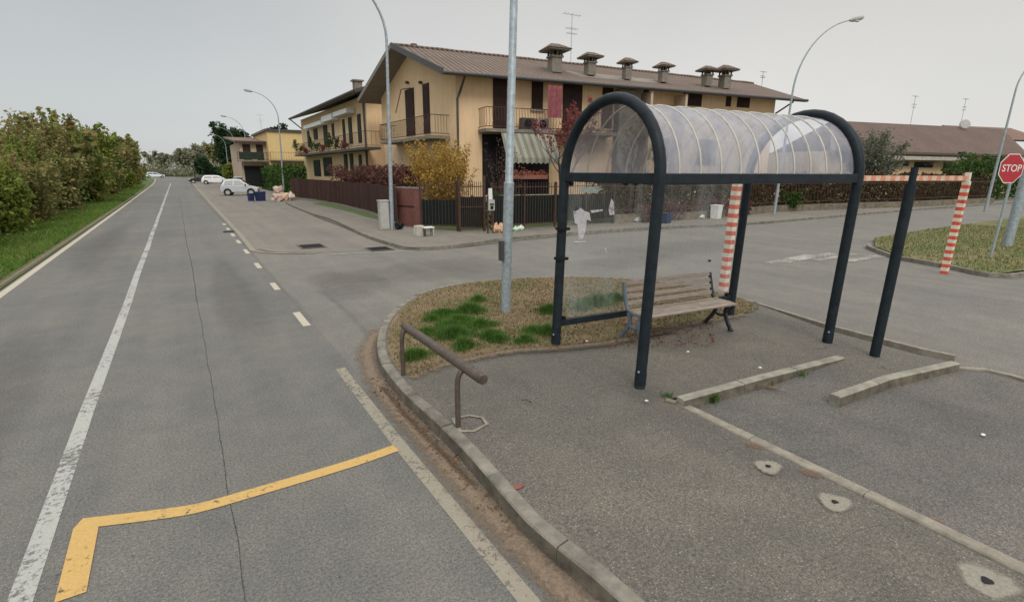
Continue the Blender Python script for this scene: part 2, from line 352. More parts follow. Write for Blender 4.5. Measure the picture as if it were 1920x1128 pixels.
def flat(name, poly, z, m, kind='structure', zs=None, **kw):
    bm = bmesh.new(); vs = [bm.verts.new((x, y, z if zs is None else zs[i])) for i, (x, y) in enumerate(poly)]
    es = [bm.edges.new((vs[i], vs[(i+1) % len(vs)])) for i in range(len(vs))]
    bmesh.ops.triangle_fill(bm, edges=es, use_beauty=True, normal=(0, 0, 1))
    for f in bm.faces:
        if f.normal.z < 0: f.normal_flip()
    me = bpy.data.meshes.new(name); bm.to_mesh(me); bm.free(); me.materials.append(m)
    o = bpy.data.objects.new(name, me); sc.collection.objects.link(o); return tag(o, kind=kind, **kw)
def smoothline(p, n=6):
    out = []
    for i in range(len(p)-1):
        a, b, c, d = p[max(i-1, 0)], p[i], p[i+1], p[min(i+2, len(p)-1)]
        for k_ in range(n):
            t = k_/n
            out.append(tuple(0.5*((2*b[j])+(-a[j]+c[j])*t+(2*a[j]-5*b[j]+4*c[j]-d[j])*t*t+(-a[j]+3*b[j]-3*c[j]+d[j])*t**3) for j in (0, 1)))
    return out+[tuple(p[-1])]
def offset(p, d):
    out = []
    for i in range(len(p)):
        a, b = p[max(i-1, 0)], p[min(i+1, len(p)-1)]; dx, dy = b[0]-a[0], b[1]-a[1]; l = math.hypot(dx, dy) or 1
        out.append((p[i][0]+dy/l*d, p[i][1]-dx/l*d))
    return out
def ribbon(name, line, wd, z, m, dens=1, jit=0.0, fade=False, **kw):       # a marking or stain along a line
    p = smoothline(line, dens) if dens > 1 else line
    lft, rgt = offset(p, -wd/2), offset(p, wd/2); b = MB(); n = len(p)
    if fade:
        vs = [(*q, z) for q in lft]+[(*q, z) for q in p]+[(*q, z) for q in rgt]
        e = [0.0 if i in (0, n-1) else 1.0 for i in range(n)]
        b.add(vs, [(i, i+1, n+i+1, n+i)[::-1] for i in range(n-1)]+[(n+i, n+i+1, 2*n+i+1, 2*n+i)[::-1] for i in range(n-1)], m, fade=[0.0]*n+e+[0.0]*n)
    else:
        jl = [random.uniform(-jit, jit) for _ in p]
        vs = [(q[0]+j, q[1], z) for q, j in zip(lft, jl)]+[(q[0]+j, q[1], z) for q, j in zip(rgt, jl)]
        b.add(vs, [(i, i+1, n+i+1, n+i)[::-1] for i in range(n-1)], m)
    kw.setdefault('kind', 'structure')
    return b.build(name, **kw)
def disc(name, c, rx, ry, z, m, seed=0, rz=0.0, parent=None, **kw):       # a ragged patch that thins to its rim
    rr = random.Random(seed); n = 26; b = MB(); vs = [(c[0], c[1], z)]; fd = [1.3]
    for ring, t, fa in ((0, 0.6, 1.0), (1, 1.0, 0.0)):
        for i in range(n):
            a = 2*math.pi*i/n; q = t*(1+0.12*math.sin(3*a+seed)+rr.uniform(-.05, .05))
            X, Y = rx*q*math.cos(a), ry*q*math.sin(a)
            vs.append((c[0]+X*math.cos(rz)-Y*math.sin(rz), c[1]+X*math.sin(rz)+Y*math.cos(rz), z)); fd.append(fa)
    fs = [(0, 1+i, 1+(i+1) % n) for i in range(n)]+[(1+i, 1+n+i, 1+n+(i+1) % n, 1+(i+1) % n) for i in range(n)]
    b.add(vs, fs, m, fade=fd); return b.build(name, parent=parent, **kw)
def stones(name, line, wd, z0, z1, m, length=1.0, gap=0.012, face=None, **kw):       # a kerb laid as separate stones, inner side on the right
    b = MB(); p = [Vector((*q, 0)) for q in line]; seg = []; acc = [0.0]
    for i in range(len(p)-1): acc.append(acc[-1]+(p[i+1]-p[i]).length)
    def at(t):
        for i in range(len(p)-1):
            if t <= acc[i+1] or i == len(p)-2:
                d = (p[i+1]-p[i]); return p[i]+d*((t-acc[i])/(d.length or 1)), d.normalized()
    n = max(1, round(acc[-1]/length)); stp = acc[-1]/n
    for i in range(n):
        k_ = 3; A = []
        for j in range(k_+1):
            t = i*stp+gap/2+(stp-gap)*j/k_; q, d = at(min(t, acc[-1])); nn = Vector((d.y, -d.x, 0)); A.append((q, q+nn*wd))
        dz = random.uniform(-0.004, 0.004); vs = []
        for (o_, i_) in A: vs += [(o_.x, o_.y, z0), (o_.x+(i_.x-o_.x)*0.12, o_.y+(i_.y-o_.y)*0.12, z1+dz-0.012), (o_.x+(i_.x-o_.x)*0.22, o_.y+(i_.y-o_.y)*0.22, z1+dz), (i_.x, i_.y, z1+dz), (i_.x, i_.y, z0)]
        fs = []; ff = []
        for j in range(k_):
            for e in range(5): (ff if e == 0 and face else fs).append((j*5+e, (j+1)*5+e, (j+1)*5+(e+1) % 5, j*5+(e+1) % 5))
        fs += [(4, 3, 2, 1, 0), tuple(k_*5+e for e in range(5))]
        b.add(vs, fs, m)
        if ff: b.add(vs, ff, face)
    return b.build(name, **kw)
def leaves(P, size, m, name, parent=None, elong=1.6, up=0.0, **kw):       # one small leaf-shaped quad per point
    P = np.asarray(P, dtype=float); n = len(P); off = np.array(parent_off(parent)); P = P-off
    a = rng.normal(size=(n, 3)); a /= np.linalg.norm(a, axis=1)[:, None]; b_ = rng.normal(size=(n, 3)); b_[:, 2] += up
    b_ -= (a*b_).sum(1)[:, None]*a; b_ /= np.linalg.norm(b_, axis=1)[:, None]
    s_ = size*rng.uniform(0.4, 1.65, (n, 1))
    V = np.stack([P-b_*s_*elong/2, P+a*s_/2, P+b_*s_*elong/2, P-a*s_/2], 1).reshape(-1, 3)
    me = bpy.data.meshes.new(name); me.vertices.add(4*n); me.vertices.foreach_set('co', V.ravel())
    me.loops.add(4*n); me.loops.foreach_set('vertex_index', np.arange(4*n, dtype=np.int32)); me.polygons.add(n)
    me.polygons.foreach_set('loop_start', np.arange(0, 4*n, 4, dtype=np.int32)); me.polygons.foreach_set('loop_total', np.full(n, 4, dtype=np.int32))
    me.materials.append(m); me.update(calc_edges=True); me.validate()
    o = bpy.data.objects.new(name, me); sc.collection.objects.link(o); o.parent = parent; return tag(o, **kw)
def limbs(h, spread, n, seed, up=0.6, stems=1, r0=0.08):                  # branch curves from the base
    rr = random.Random(seed); out = []
    for i in range(n):
        z0 = 0.0 if stems > 1 or i == 0 else h*rr.uniform(0.12, 0.6)
        a = rr.uniform(0, 6.283); hh = h*rr.uniform(0.55, 1.05) if z0 < h*0.3 else h*rr.uniform(0.6, 0.98)
        sp_ = spread*(rr.uniform(0.15, 1.0) if i else 0.08); base = (rr.uniform(-.12, .12)*stems*0.5*spread*0.4, rr.uniform(-.12, .12)*stems*0.5*spread*0.4)
        pts = []
        for k_ in range(7):
            t = k_/6; ww = 0.08*h*0.3
            pts.append((base[0]+math.cos(a)*sp_*t**up+rr.uniform(-ww, ww)*t, base[1]+math.sin(a)*sp_*t**up+rr.uniform(-ww, ww)*t, z0+(hh-z0)*t))
        out.append((pts, r0*(1 if i == 0 else 0.5)))
    return out
def plant(name, label, cat, loc, h, spread, n, lf, leafn, size, seed, group=None, low=0.1, sig=0.35, stems=1, trunkm=None, r0=0.07, up=0.6, flatz=1.0, crown='crown', shoots=0):
    t = thing(name, label, cat, loc, group); b = MB(); P = []
    LB = [(p_, q_, sig, leafn//n) for p_, q_ in limbs(h, spread, n, seed, up, stems, r0)]
    if shoots: LB += [(p_, q_*0.5, 0.13, 150) for p_, q_ in limbs(h*1.13, spread*0.9, shoots, seed+500, up, stems, r0)]
    for pts, r_, sig_, m_ in LB:
        b.tube([(loc[0]+x, loc[1]+y, loc[2]+z-0.03) for x, y, z in pts], [r_*(1-0.85*k_/6) for k_ in range(7)], trunkm or M_bark, 5, caps=False)
        tt_ = rng.uniform(low, 1.0, m_)**0.8; idx = tt_*6; i0 = np.minimum(idx.astype(int), 5); fr = (idx-i0)[:, None]; A = np.array(pts)
        c_ = A[i0]*(1-fr)+A[i0+1]*fr; sg = sig_*(1.15-0.85*tt_)[:, None]
        q = c_+rng.normal(size=(m_, 3))*sg*np.array([1, 1, flatz]); q[:, 2] = np.maximum(q[:, 2], 0.05); P.append(q)
    b.build('trunk', t); leaves(np.concatenate(P)+np.array(loc), size, LF[lf], crown, t); return t
ORD = ['first', 'second', 'third', 'fourth', 'fifth', 'sixth', 'seventh', 'eighth', 'ninth', 'tenth', 'eleventh', 'twelfth', 'thirteenth', 'fourteenth', 'fifteenth', 'sixteenth', 'seventeenth', 'eighteenth', 'nineteenth', 'twentieth']
def text_mesh(name, body, size, m, M, parent=None, ext=0.002, **kw):
    c = bpy.data.curves.new(name, 'FONT'); c.body = body; c.size = size; c.extrude = ext; c.align_x = 'CENTER'; c.align_y = 'CENTER'; c.offset = size*0.008
    o = bpy.data.objects.new(name, c); sc.collection.objects.link(o); dg = bpy.context.evaluated_depsgraph_get()
    me = bpy.data.meshes.new_from_object(o.evaluated_get(dg)); bpy.data.objects.remove(o); me.materials.clear(); me.materials.append(m)
    off = parent_off(parent); me.transform(Matrix.Translation(-off) @ M)
    q = bpy.data.objects.new(name, me); sc.collection.objects.link(q); q.parent = parent; return tag(q, **kw)
# ------------------------------------------------------------------ ground, roads, kerbs
flat('ground', [(-700, -60), (900, -60), (900, 1400), (-700, 1400)], -0.06, M_field)
flat('side_street', [(1.5, -12), (70, -12), (150, 8), (150, 15), (40, 18), (9, 18.2), (9.8, 170), (1.5, 170)], -0.004, A_side)
rl = smoothline([(-3.45, -12), (-3.45, 15), (-3.5, 60), (-3.9, 120), (-6, 175), (-14, 240), (-40, 330)], 4)
rr_ = smoothline([(1.62, -12), (1.62, 15), (1.75, 60), (1.9, 120), (1.2, 175), (-6, 240), (-30, 335)], 4)
flat('main_road', rl+rr_[::-1], 0.0, A_road)
flat('parking_bay', [(1.78, 18.2), (2.3, 17.1), (3.3, 16.6), (4.2, 16.4), (6.0, 16.2), (5.9, 19.2), (6.1, 22.6), (6.3, 31), (6.8, 42.5), (9.0, 48), (9.6, 150), (1.9, 150)], 0.0, A_bay)
flat('left_verge', offset(rl, -0.06)+[(-60, 330), (-60, -12)], -0.02, M_verge)
def line_(name, x, y0, y1, wd, m, z=0.0028, **k): return ribbon(name, [(x+0.01*math.sin(y*0.7), y) for y in np.linspace(y0, y1, 40)], wd, z, m, **k)
line_('centre_line', -1.12, -2, 110, 0.13, P_white)
line_('centre_line_continuation', -1.3, 60, 61, 0.12, P_white)
ribbon('left_edge_line', offset(rl, 0.12), 0.14, 0.0028, P_edge2)
ribbon('right_edge_line', [(1.46, -1), (1.455, 1), (1.45, 3), (1.44, 4.3), (1.46, 6.0), (1.47, 6.45)], 0.12, 0.0028, P_edge)
for y0, y1 in ((8.63, 9.6), (11.7, 12.5), (14.6, 15.5), (17.4, 18.4), (20, 21), (22.3, 23.3), (24.7, 25.7), (27, 28)): ribbon('edge_dash', [(1.46+y0*0.004, y0), (1.46+y1*0.004, y1)], 0.12, 0.0028, P_edge2)
ribbon('bus_stop_marking', [(1.39, 4.17), (1.0, 4.13), (0.5, 4.12), (0.12, 4.12), (-0.2, 4.13), (-0.5, 4.22), (-0.93, 4.38)], 0.125, 0.0062, P_yellow, 4)
ribbon('bus_stop_marking', [(-0.875, 4.33), (-0.865, 3.56)], 0.15, 0.0066, P_yellow)
# seams, cracks and stains in the asphalt
def wander(x, y0, y1, n, amp, drift=0.0):
    out = []; o = 0.0
    for y in np.linspace(y0, y1, n): o = o*0.9+random.uniform(-amp, amp); out.append((x+o+drift*(y-y0), float(y)))
    return out
ribbon('asphalt_crack', wander(0.02, -1, 11, 90, 0.006), 0.017, 0.0045, M_crack, fade=True)
ribbon('asphalt_crack', wander(0.02, 10.5, 60, 60, 0.015, -0.002), 0.035, 0.0045, M_crack, fade=True)
ribbon('asphalt_crack', GL([(1205, 730), (1150, 722), (1105, 728)], 0.12), 0.02, 0.1225, M_crack, 6, fade=True)
ribbon('asphalt_crack', GL([(1720, 990), (1660, 985), (1600, 1000), (1560, 1030)], 0.09), 0.012, 0.1, M_crack, 6, fade=True)
ribbon('asphalt_crack', GL([(1400, 620), (1450, 642), (1520, 655), (1560, 648)], 0.12), 0.02, 0.122, M_crack, 6, fade=True)
ribbon('asphalt_seam', [(1.62+0.02*math.sin(y*2), y) for y in np.linspace(8.5, 60, 60)], 0.16, 0.008, M_stain, fade=True)
ribbon('asphalt_seam', GL([(600, 545), (640, 575), (700, 640), (712, 700)]), 0.2, 0.004, M_stain, 8, fade=True)
ribbon('asphalt_seam', GL([(150, 540), (260, 520), (420, 515)]), 0.05, 0.008, M_stain, 8, fade=True)
for i in range(14):
    disc('asphalt_spot', (random.uniform(-1, 1.2), random.uniform(2.5, 6.5)), 0.008+0.01*random.random(), 0.009, 0.009, M_crack, i, kind='structure')
for i, (x, y, a, b_) in enumerate(((-2.2, 7, 0.6, 4.2), (0.7, 12, 0.5, 5), (-2.4, 22, 0.8, 8), (5, 12.2, 3, 1.6), (14, 11.5, 4, 1.5), (10.5, 10.4, 2.2, 1.0), (3, 11.6, 1.0, 1.8))):
    disc('asphalt_stain', (x, y), a, b_, 0.005+0.0004*i, M_stain, i+40, kind='structure')
# the main kerb of the island
kpx = [(1117, 1123), (1067, 1090), (990, 1015), (934, 940), (878, 878), (823, 820), (767, 767), (739, 734), (711, 692), (706, 650), (720, 611), (750, 581), (789, 558), (839, 544), (889, 536), (945, 531), (1000, 528), (1078, 526), (1175, 530), (1300, 545), (1374, 563), (1419, 577)]
kl = [(1.84, -2.5), (1.83, 0.3)]+GL(kpx)
kl = smoothline([kl[i] for i in range(len(kl)) if i not in (3, 5)], 4)
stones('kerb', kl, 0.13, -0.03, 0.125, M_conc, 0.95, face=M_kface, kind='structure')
kin = offset(kl, 0.128)
right_edge = GL([(1419, 577), (1560, 622), (1720, 665), (1785, 679)], 0.1)
# island platform: walkway, raised shelter platform and ramp, as one sloping sheet
S0 = G(1250, 748, 0.06); S1 = G(1600, 923, 0.03); S2 = G(1925, 1083, 0.03); S3 = (S2[0], -2.5)
K1a = G(1268, 744, 0.12); K1b = G(1570, 667, 0.12); K2a = G(1560, 730, 0.12); K2b = G(1783, 676, 0.12)
KM = G(1655, 704, 0.12); KA = G(1556, 738, 0.12)
poly = kin+right_edge[1:3]+[K2b, KM, KA, K1b, K1a, S0, S1, S2, S3]
zs = [0.118]*len(kin)+[0.11, 0.105]+[0.11, 0.08, 0.0, 0.11, 0.115, 0.06, 0.03, 0.03, 0.03]
flat('walkway', poly, 0, A_walk, zs=zs)
flat('lot', [S0, K1a, G(1420, 704, 0.12), K1b, KA, KM, K2b, (8.6, 1.9), (8.55, 1.5), (8.5, -2.5), S3, S2, S1], 0, A_lot,
     zs=[0.035, 0.003, 0.003, 0.11, 0.003, 0.004, 0.03, 0.03, 0.02, 0.02, 0.02, 0.02, 0.02])
stones('kerb_strip', [S0, (K1a[0]+0.03, K1a[1]+0.01)], 0.1, -0.03, 0.085, M_moss, 1.0, 0.0, kind='structure')
stones('kerb_strip', [S3, S2, S1, S0], 0.12, -0.02, 0.052, M_strip, 1.0, 0.006, kind='structure')
def shift(p): return offset(p, 0.12)[::-1]
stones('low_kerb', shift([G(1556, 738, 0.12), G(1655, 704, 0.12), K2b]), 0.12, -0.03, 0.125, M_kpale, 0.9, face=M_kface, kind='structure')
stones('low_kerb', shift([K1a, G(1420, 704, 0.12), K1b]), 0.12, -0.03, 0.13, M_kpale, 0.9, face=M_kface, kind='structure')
stones('edge_strip', [K2b, (8.62, 1.9), (8.5, 1.45), (8.45, -2)], 0.1, -0.02, 0.055, M_strip, 1.0, 0.006, kind='structure')
stones('edge_strip', [G(1425, 579), G(1560, 622), G(1720, 665), G(1790, 680)], 0.09, -0.02, 0.12, M_strip, 1.0, 0.006, kind='structure')
# grass on the island
gp_in = offset(kl, 0.16); i0 = min(range(len(gp_in)), key=lambda i: abs(gp_in[i][1]-5.7)+(gp_in[i][0] > 3)*9)
gpoly = gp_in[i0:]+GL([(1415, 583), (1340, 598), (1250, 612), (1160, 635), (1040, 649), (956, 655), (861, 674), (800, 692), (775, 706)], 0.12)
flat('island_soil', gpoly, 0.1235, M_soil)
def inside(p, poly):
    c = False; n = len(poly)
    for i in range(n):
        a, b_ = poly[i], poly[(i+1) % n]
        if (a[1] > p[1]) != (b_[1] > p[1]) and p[0] < (b_[0]-a[0])*(p[1]-a[1])/(b_[1]-a[1])+a[0]: c = not c
    return c
def blades(name, pts, h, m, wd=0.012, label=None, cat='grass', z=0.12, hs=None):
    P = np.array([(x, y, z_ if len(q) > 2 else z) for q in pts for x, y, z_ in [tuple(q)+((z,) if len(q) == 2 else ())]]); n = len(P)
    a = rng.uniform(0, 6.283, n); dx = np.stack([np.cos(a), np.sin(a), np.zeros(n)], 1)*wd/2
    hh = (h*rng.uniform(0.4, 1.2, n)*(1 if hs is None else np.array(hs)))[:, None]; ln = rng.normal(size=(n, 3))*0.45*hh; ln[:, 2] = 0
    mid = P+ln*0.35+np.array([0, 0, 1])*hh*0.6; tip = P+ln+np.array([0, 0, 1])*hh*0.95
    V = np.stack([P-dx, P+dx, mid+dx*0.7, mid-dx*0.7, tip], 1).reshape(-1, 3)
    b = np.arange(n)*5; fs = np.concatenate([np.stack([b, b+1, b+2, b+3], 1)]); me = bpy.data.meshes.new(name)
    me.from_pydata(V.tolist(), [], fs.tolist()+np.stack([b+3, b+2, b+4], 1).tolist()); me.materials.append(m); me.update()
    o = bpy.data.objects.new(name, me); sc.collection.objects.link(o); return tag(o, label, cat, kind='stuff')
tufts = [(*G(a, b_, 0.12), r_) for a, b_, r_ in ((860, 605, 0.34), (830, 590, 0.3), (880, 585, 0.3), (850, 630, 0.32), (800, 625, 0.25), (920, 632, 0.25), (895, 565, 0.2), (900, 612, 0.3), (785, 668, 0.22), (810, 600, 0.2), (1000, 622, 0.26), (1025, 625, 0.2), (1030, 585, 0.25), (1120, 568, 0.4), (1150, 562, 0.3), (985, 640, 0.2), (770, 672, 0.15), (1090, 580, 0.2), (870, 652, 0.2), (935, 640, 0.18), (845, 612, 0.3))]
gr = []; gh_ = []
for x, y, r_ in tufts:
    lump = random.uniform(0.7, 1.25)
    for _ in range(int(9000*r_*r_*2.0)):
        a = random.uniform(0, 6.283); q = r_*abs(random.gauss(0, 0.5))*(1+0.35*math.sin(3*a+x*9)); p = (x+math.cos(a)*q*1.3, y+math.sin(a)*q)
        if inside(p, gpoly): gr.append(p); gh_.append(max(0.3, lump*(1.35-0.9*q/r_)))
blades('grass_tufts', gr, 0.12, LF['grass'], 0.009, 'lush green grass tufts on the island around the shelter', hs=gh_)
xs = [p[0] for p in gpoly]; ys = [p[1] for p in gpoly]; dr = []
while len(dr) < 26000:
    p = (random.uniform(min(xs), max(xs)), random.uniform(min(ys), max(ys)))
    if inside((p[0]+random.gauss(0, 0.04), p[1]+abs(random.gauss(0, 0.07))), gpoly) and (p[1] < 9.7 or inside(p, gpoly)): dr.append(p)
dr = [p for p in dr if inside(p, offset(kl, 0.15)+[(8.9, 4.0), (2.0, 4.0)])]
blades('sparse_grass', [p for p in dr if random.random() < 0.75*max(0, 0.4+0.6*math.sin(p[0]*2.3+1)*math.sin(p[1]*2.9+0.5))], 0.055, LF['grass'], 0.007, 'sparse short green blades mixed into the dry island grass')
blades('dry_grass', dr, 0.045, LF['dry'], 0.008, 'thin dry brownish grass covering the island behind the shelter')
lit = [(p[0], p[1], 0.135) for p in dr[:2600]]+[(random.gauss(1.72, 0.06), random.uniform(2.6, 5.9), 0.012) for _ in range(350)]
lit += [(*G(random.uniform(1140, 1340), random.uniform(600, 650), 0.12), 0.125) for _ in range(500)]
leaves(lit, 0.022, LF['litter'], 'leaf_litter', label='brown fallen leaves in the gutter and on the island grass', cat='leaf litter', kind='stuff')
# gutter dirt and other stains
ribbon('gutter_dirt', [(1.72, 0.5), (1.70, 1.8), (1.66, 2.6), (1.66, 3.5), (1.68, 4.2), (1.68, 4.9), (1.7, 5.5), (1.79, 6.2), (2.0, 7.0), (2.5, 7.9)], 0.5, 0.0125, M_dirt, 5, fade=True)
ribbon('gutter_dirt', [(1.72, 3.2), (1.71, 3.8), (1.70, 4.4), (1.71, 5.0), (1.73, 5.6)], 0.18, 0.016, M_leafd, 5, fade=True)
M_tan = dirtm('tan_soil_edge', (0.13, 0.095, 0.065), (0.27, 0.2, 0.135), 0.3, 0.7, 0.9)
ribbon('soil_edge', GL([(1400, 588), (1340, 599), (1250, 614), (1160, 638), (1040, 652), (956, 658), (861, 677), (800, 694), (770, 710)], 0.12), 0.42, 0.1255, M_tan, 6, fade=True)
disc('soil_patch', G(1225, 622, 0.12), 0.55, 0.25, 0.1272, M_leafd, 3, rz=-0.1, kind='structure')
disc('soil_patch', G(1215, 735, 0.12), 0.34, 0.2, 0.1225, M_stain, 8, kind='structure')
M_rust = dirtm('rust_dust', (0.16, 0.075, 0.04), (0.26, 0.15, 0.09), 0.35, 1.1, 0.6)
for i, (a, b_) in enumerate(((1415, 834), (1520, 884), (1745, 968), (1300, 752), (1450, 722), (1510, 706), (1690, 950))): disc('rust_patch', G(a, b_, 0.06), 0.12, 0.07, 0.0545 if i < 2 else 0.037, M_rust, i+11, rz=-1.0, kind='structure')
def marker(name, label, px, rx, seed, z):
    c = G(*px, z); t = disc(name, c, rx, rx*0.85, z+0.006, M_patch, seed, label=label, cat='concrete patch', group='concrete patches left by removed posts')
    disc('hole', c, rx*0.16, rx*0.14, z+0.011, M_black, seed+1, parent=t); return t
marker('post_footing', 'small round cement patch nearest the raised kerb beside the strip', (1440, 875), 0.15, 21, 0.06)
marker('post_footing', 'cement patch with a dark hole, second along the strip from the shelter', (1565, 942), 0.16, 22, 0.05)
marker('post_footing', 'largest cement patch with a hole at the lower right corner', (1850, 1090), 0.22, 23, 0.04)
for i, (px, z) in enumerate((((1212, 752), .1), ((1843, 816), .03), ((1425, 690), .12), ((1290, 660), .12), ((1100, 640), .13))):
    b = MB(); c = G(*px, z); b.blob((c[0], c[1], z+0.01), (0.022, 0.018, 0.008), M_white, i); b.build('white_pebble', label=['pale pebble beside the foot of the front left shelter post', 'lone white pebble on the dark lot at the right', 'pale pebble on the platform above the middle of the long raised kerb', 'pale pebble on the asphalt under the bench', 'pale pebble at the grass edge near the back left shelter post'][i], cat='pebble')
# opposite pavement
pk = GL([(539, 381), (584, 401), (621, 412), (659, 429), (696, 446), (760, 466), (788, 468), (859, 463), (930, 452), (1040, 442), (1218, 429), (1400, 421)])
pk = smoothline([(9.1, 47.5), (7.6, 43.6)]+pk[:6]+[(6.5, 15.45)]+pk[7:]+[(40, 15.2), (62, 14.6), (120, 13)], 4)
stones('pavement_kerb', pk, 0.14, -0.03, 0.11, M_conc, 1.0, kind='structure')
flat('pavement', offset(pk, -0.0)[0:0]+offset(pk, 0.13)+[(120, 17), (60, 18.2), (33, 19), (17, 18.6), (9.2, 19.4), (8.3, 22.6), (8.9, 30), (8.7, 47.5)], 0.1, A_pave)
flat('garden_ground', [(8.2, 22.7), (8.75, 20.4), (9.3, 19.0), (17, 18.5), (33, 19), (60, 18.2), (120, 17), (140, 90), (60, 160), (9.7, 160), (9.2, 48), (9.3, 30)], 0.105, M_verge)
ribbon('grass_margin', [(8.75, 24), (8.5, 27), (8.7, 31), (8.4, 40)], 0.8, 0.112, M_verge, 4)
ribbon('gutter_dirt', [(5.85, 19), (6.0, 24), (6.15, 31)], 0.45, 0.008, M_leafd, 4, fade=True)
ribbon('gutter_dirt', [(7, 15.15), (12, 15.9), (18, 15.75), (26, 14.6)], 0.5, 0.008, M_leafd, 4, fade=True)
ribbon('bay_edge_strip', [(1.72, 17.9), (1.8, 24), (1.85, 40), (2.0, 70), (2.2, 120)], 0.16, 0.012, M_strip, 4)
ribbon('bay_edge_strip', [(1.72, 17.9), (2.0, 17.3), (2.6, 16.75), (3.4, 16.45)], 0.14, 0.0125, M_strip, 6)
ribbon('bay_edge_dirt', [(1.9, 18.2), (2.2, 17.4), (2.8, 16.9), (3.6, 16.55)], 0.16, 0.014, M_leafd, 6, fade=True)
ribbon('faint_line', [(3.6, 15.9), (5.3, 15.5), (7, 15.2)], 0.1, 0.008, P_faint)
def grate(label, c, sx, sy, rz=0.0):
    t = thing('road_grate', label, 'manhole cover', (c[0], c[1], 0)); b = MB(); b.box((c[0], c[1], 0.002), (sx, sy, 0.022), M_brown, rz); b.build('frame', t)
    b = MB()
    for i in range(7): b.box((c[0], c[1]+(i-3)*sy/9, 0.015), (sx*0.85, sy*0.06, 0.012), M_black, rz)
    b.build('grille', t)
grate('long metal cover set in the parking bay asphalt near its mouth', (3.5, 18.0), 0.8, 1.1)
grate('dark drain cover beside the rounded pavement corner', (5.25, 16.3), 0.75, 0.9)
grate('small metal cover on the edge of the main road', (1.5, 24.0), 0.45, 0.6)
# worn stripes across the far road mouth
for i, (a, b_) in enumerate((((1440, 494), (1520, 478)), ((1470, 492), (1560, 475)), ((1530, 488), (1600, 476)), ((1590, 490), (1650, 480)))): ribbon('worn_stripe', GL([a, b_]), 0.28, 0.008+0.001*i, P_faint)
# right-hand island
isl = GL([(1655, 470), (1668, 480), (1690, 487), (1775, 502), (1866, 520)]); isl = [(19.9, 8.2), (19.3, 7.9)]+isl[1:]+[(18.2, 3.7), (20, 3.0), (24, 2.0)]
isl = smoothline(isl, 4)
stones('island_kerb', isl[::-1], -0.13, -0.03, 0.11, M_conc, 1.0, kind='structure')
ipoly = offset(isl, -0.12)+[(40, -2), (45, 9.2), (30, 9.3), (22, 9.0)]
flat('right_island_grass', ipoly, 0.09, grassy('island_grass', (0.07, 0.13, 0.025), (0.14, 0.14, 0.05), (0.24, 0.18, 0.09), 0.8))
dr = [];
while len(dr) < 14000:
    p = (random.uniform(16.5, 32), random.uniform(3, 9.2))
    if inside(p, ipoly): dr.append(p)
blades('verge_grass', dr[:4000], 0.07, LF['grass'], 0.02, 'green grass on the traffic island under the stop sign', z=0.09)
blades('dry_verge_grass', dr[4000:], 0.06, LF['dry'], 0.02, 'dry yellowish grass on the traffic island under the stop sign', z=0.09)
# left verge grass
lv = []
for _ in range(60000):
    y = 11*(9.0**random.random()); x = -3.78-abs(random.random())*2.6
    lv.append((x-(y > 60)*(y-60)*0.012, y, -0.02))
blades('verge_grass', lv, 0.17, LF['verge'], 0.03, 'bright green grass verge along the left side of the main road')
ribbon('verge_dirt', [(q[0]-0.18, q[1]) for q in rl], 0.3, -0.012, M_dirt, fade=True)
wd_ = []
for a, b_, n_ in ((1330, 748, 700), (1440, 718, 60), (1500, 705, 60), (1250, 748, 80), (1660, 700, 40), (1600, 738, 40)):
    x, y = G(a, b_, 0.03); wd_ += [(x+random.gauss(0, 0.035), y+random.gauss(0, 0.03), 0.02) for _ in range(n_)]
blades('kerb_weeds', wd_, 0.095, LF['grass'], 0.012, 'small green weeds growing against the raised kerbs', 'weeds')
b = MB(); c = G(1342, 745, 0.04); b.blob((c[0], c[1], 0.06), (0.03, 0.02, 0.045), M_white, 5, amp=0.4); b.build('paper_litter', label='crumpled white paper stuck in the weeds at the raised kerb', cat='litter')
# ------------------------------------------------------------------ bus shelter
Z0 = 0.115; SW = []
P1, P2, P3, P4 = (4.222, 5.466), (4.221, 3.854), (7.696, 5.127), (7.653, 3.494)
ZB = 2.42                                        # centre of the beams
def LN(x, y, z): return (x+LEAN[0]*(z-Z0), y+LEAN[1]*(z-Z0), z)
sh = thing('bus_shelter', 'dark steel bus shelter with arched ends and a translucent barrel roof', 'bus shelter', (4.22, 4.66, Z0))
def arch_pts(a, b_, r_=0.0, zb=ZB, n=20, a0=0.0, a1=math.pi):
    cx, cy = (a[0]+b_[0])/2, (a[1]+b_[1])/2; hx, hy = (a[0]-b_[0])/2, (a[1]-b_[1])/2; rad = math.hypot(hx, hy); k_ = (rad-r_)/rad
    return [LN(cx+hx*k_*math.cos(t), cy+hy*k_*math.cos(t), zb+(0.88-r_)*math.sin(t)) for t in np.linspace(a0, a1, n)]
for a, b_ in ((P1, P2), (P3, P4)):
    b = MB(); b.tube([LN(*a, Z0-0.05), LN(*a, 1.2), LN(*a, 2.3)]+arch_pts(a, b_)+[LN(*b_, 2.3), LN(*b_, 1.2), LN(*b_, Z0-0.05)], 0.064, M_steel, 14)
    for q in (a, b_): b.tube([LN(*q, Z0-0.01), LN(*q, Z0+0.14)], 0.068, M_steel, 14)
    b.build('arch_frame', sh, smooth=True)
def bm_(a, b_, wd, ht, z, name, sh_in=0.0):
    b = MB(); A, B = Vector(LN(*a, z)), Vector(LN(*b_, z)); d = (B-A).normalized(); b.beam(A+d*0.05, B-d*0.05, wd, ht, M_steel); return b.build(name, sh, bevel=0.008)
for q in (P1, P2, P3, P4):
    b = MB(); b.tube([(q[0]-0.066, q[1]-0.03, Z0+0.17), (q[0]-0.074, q[1]-0.034, Z0+0.17)], 0.014, M_galv, 8); b.build('bolt', sh)
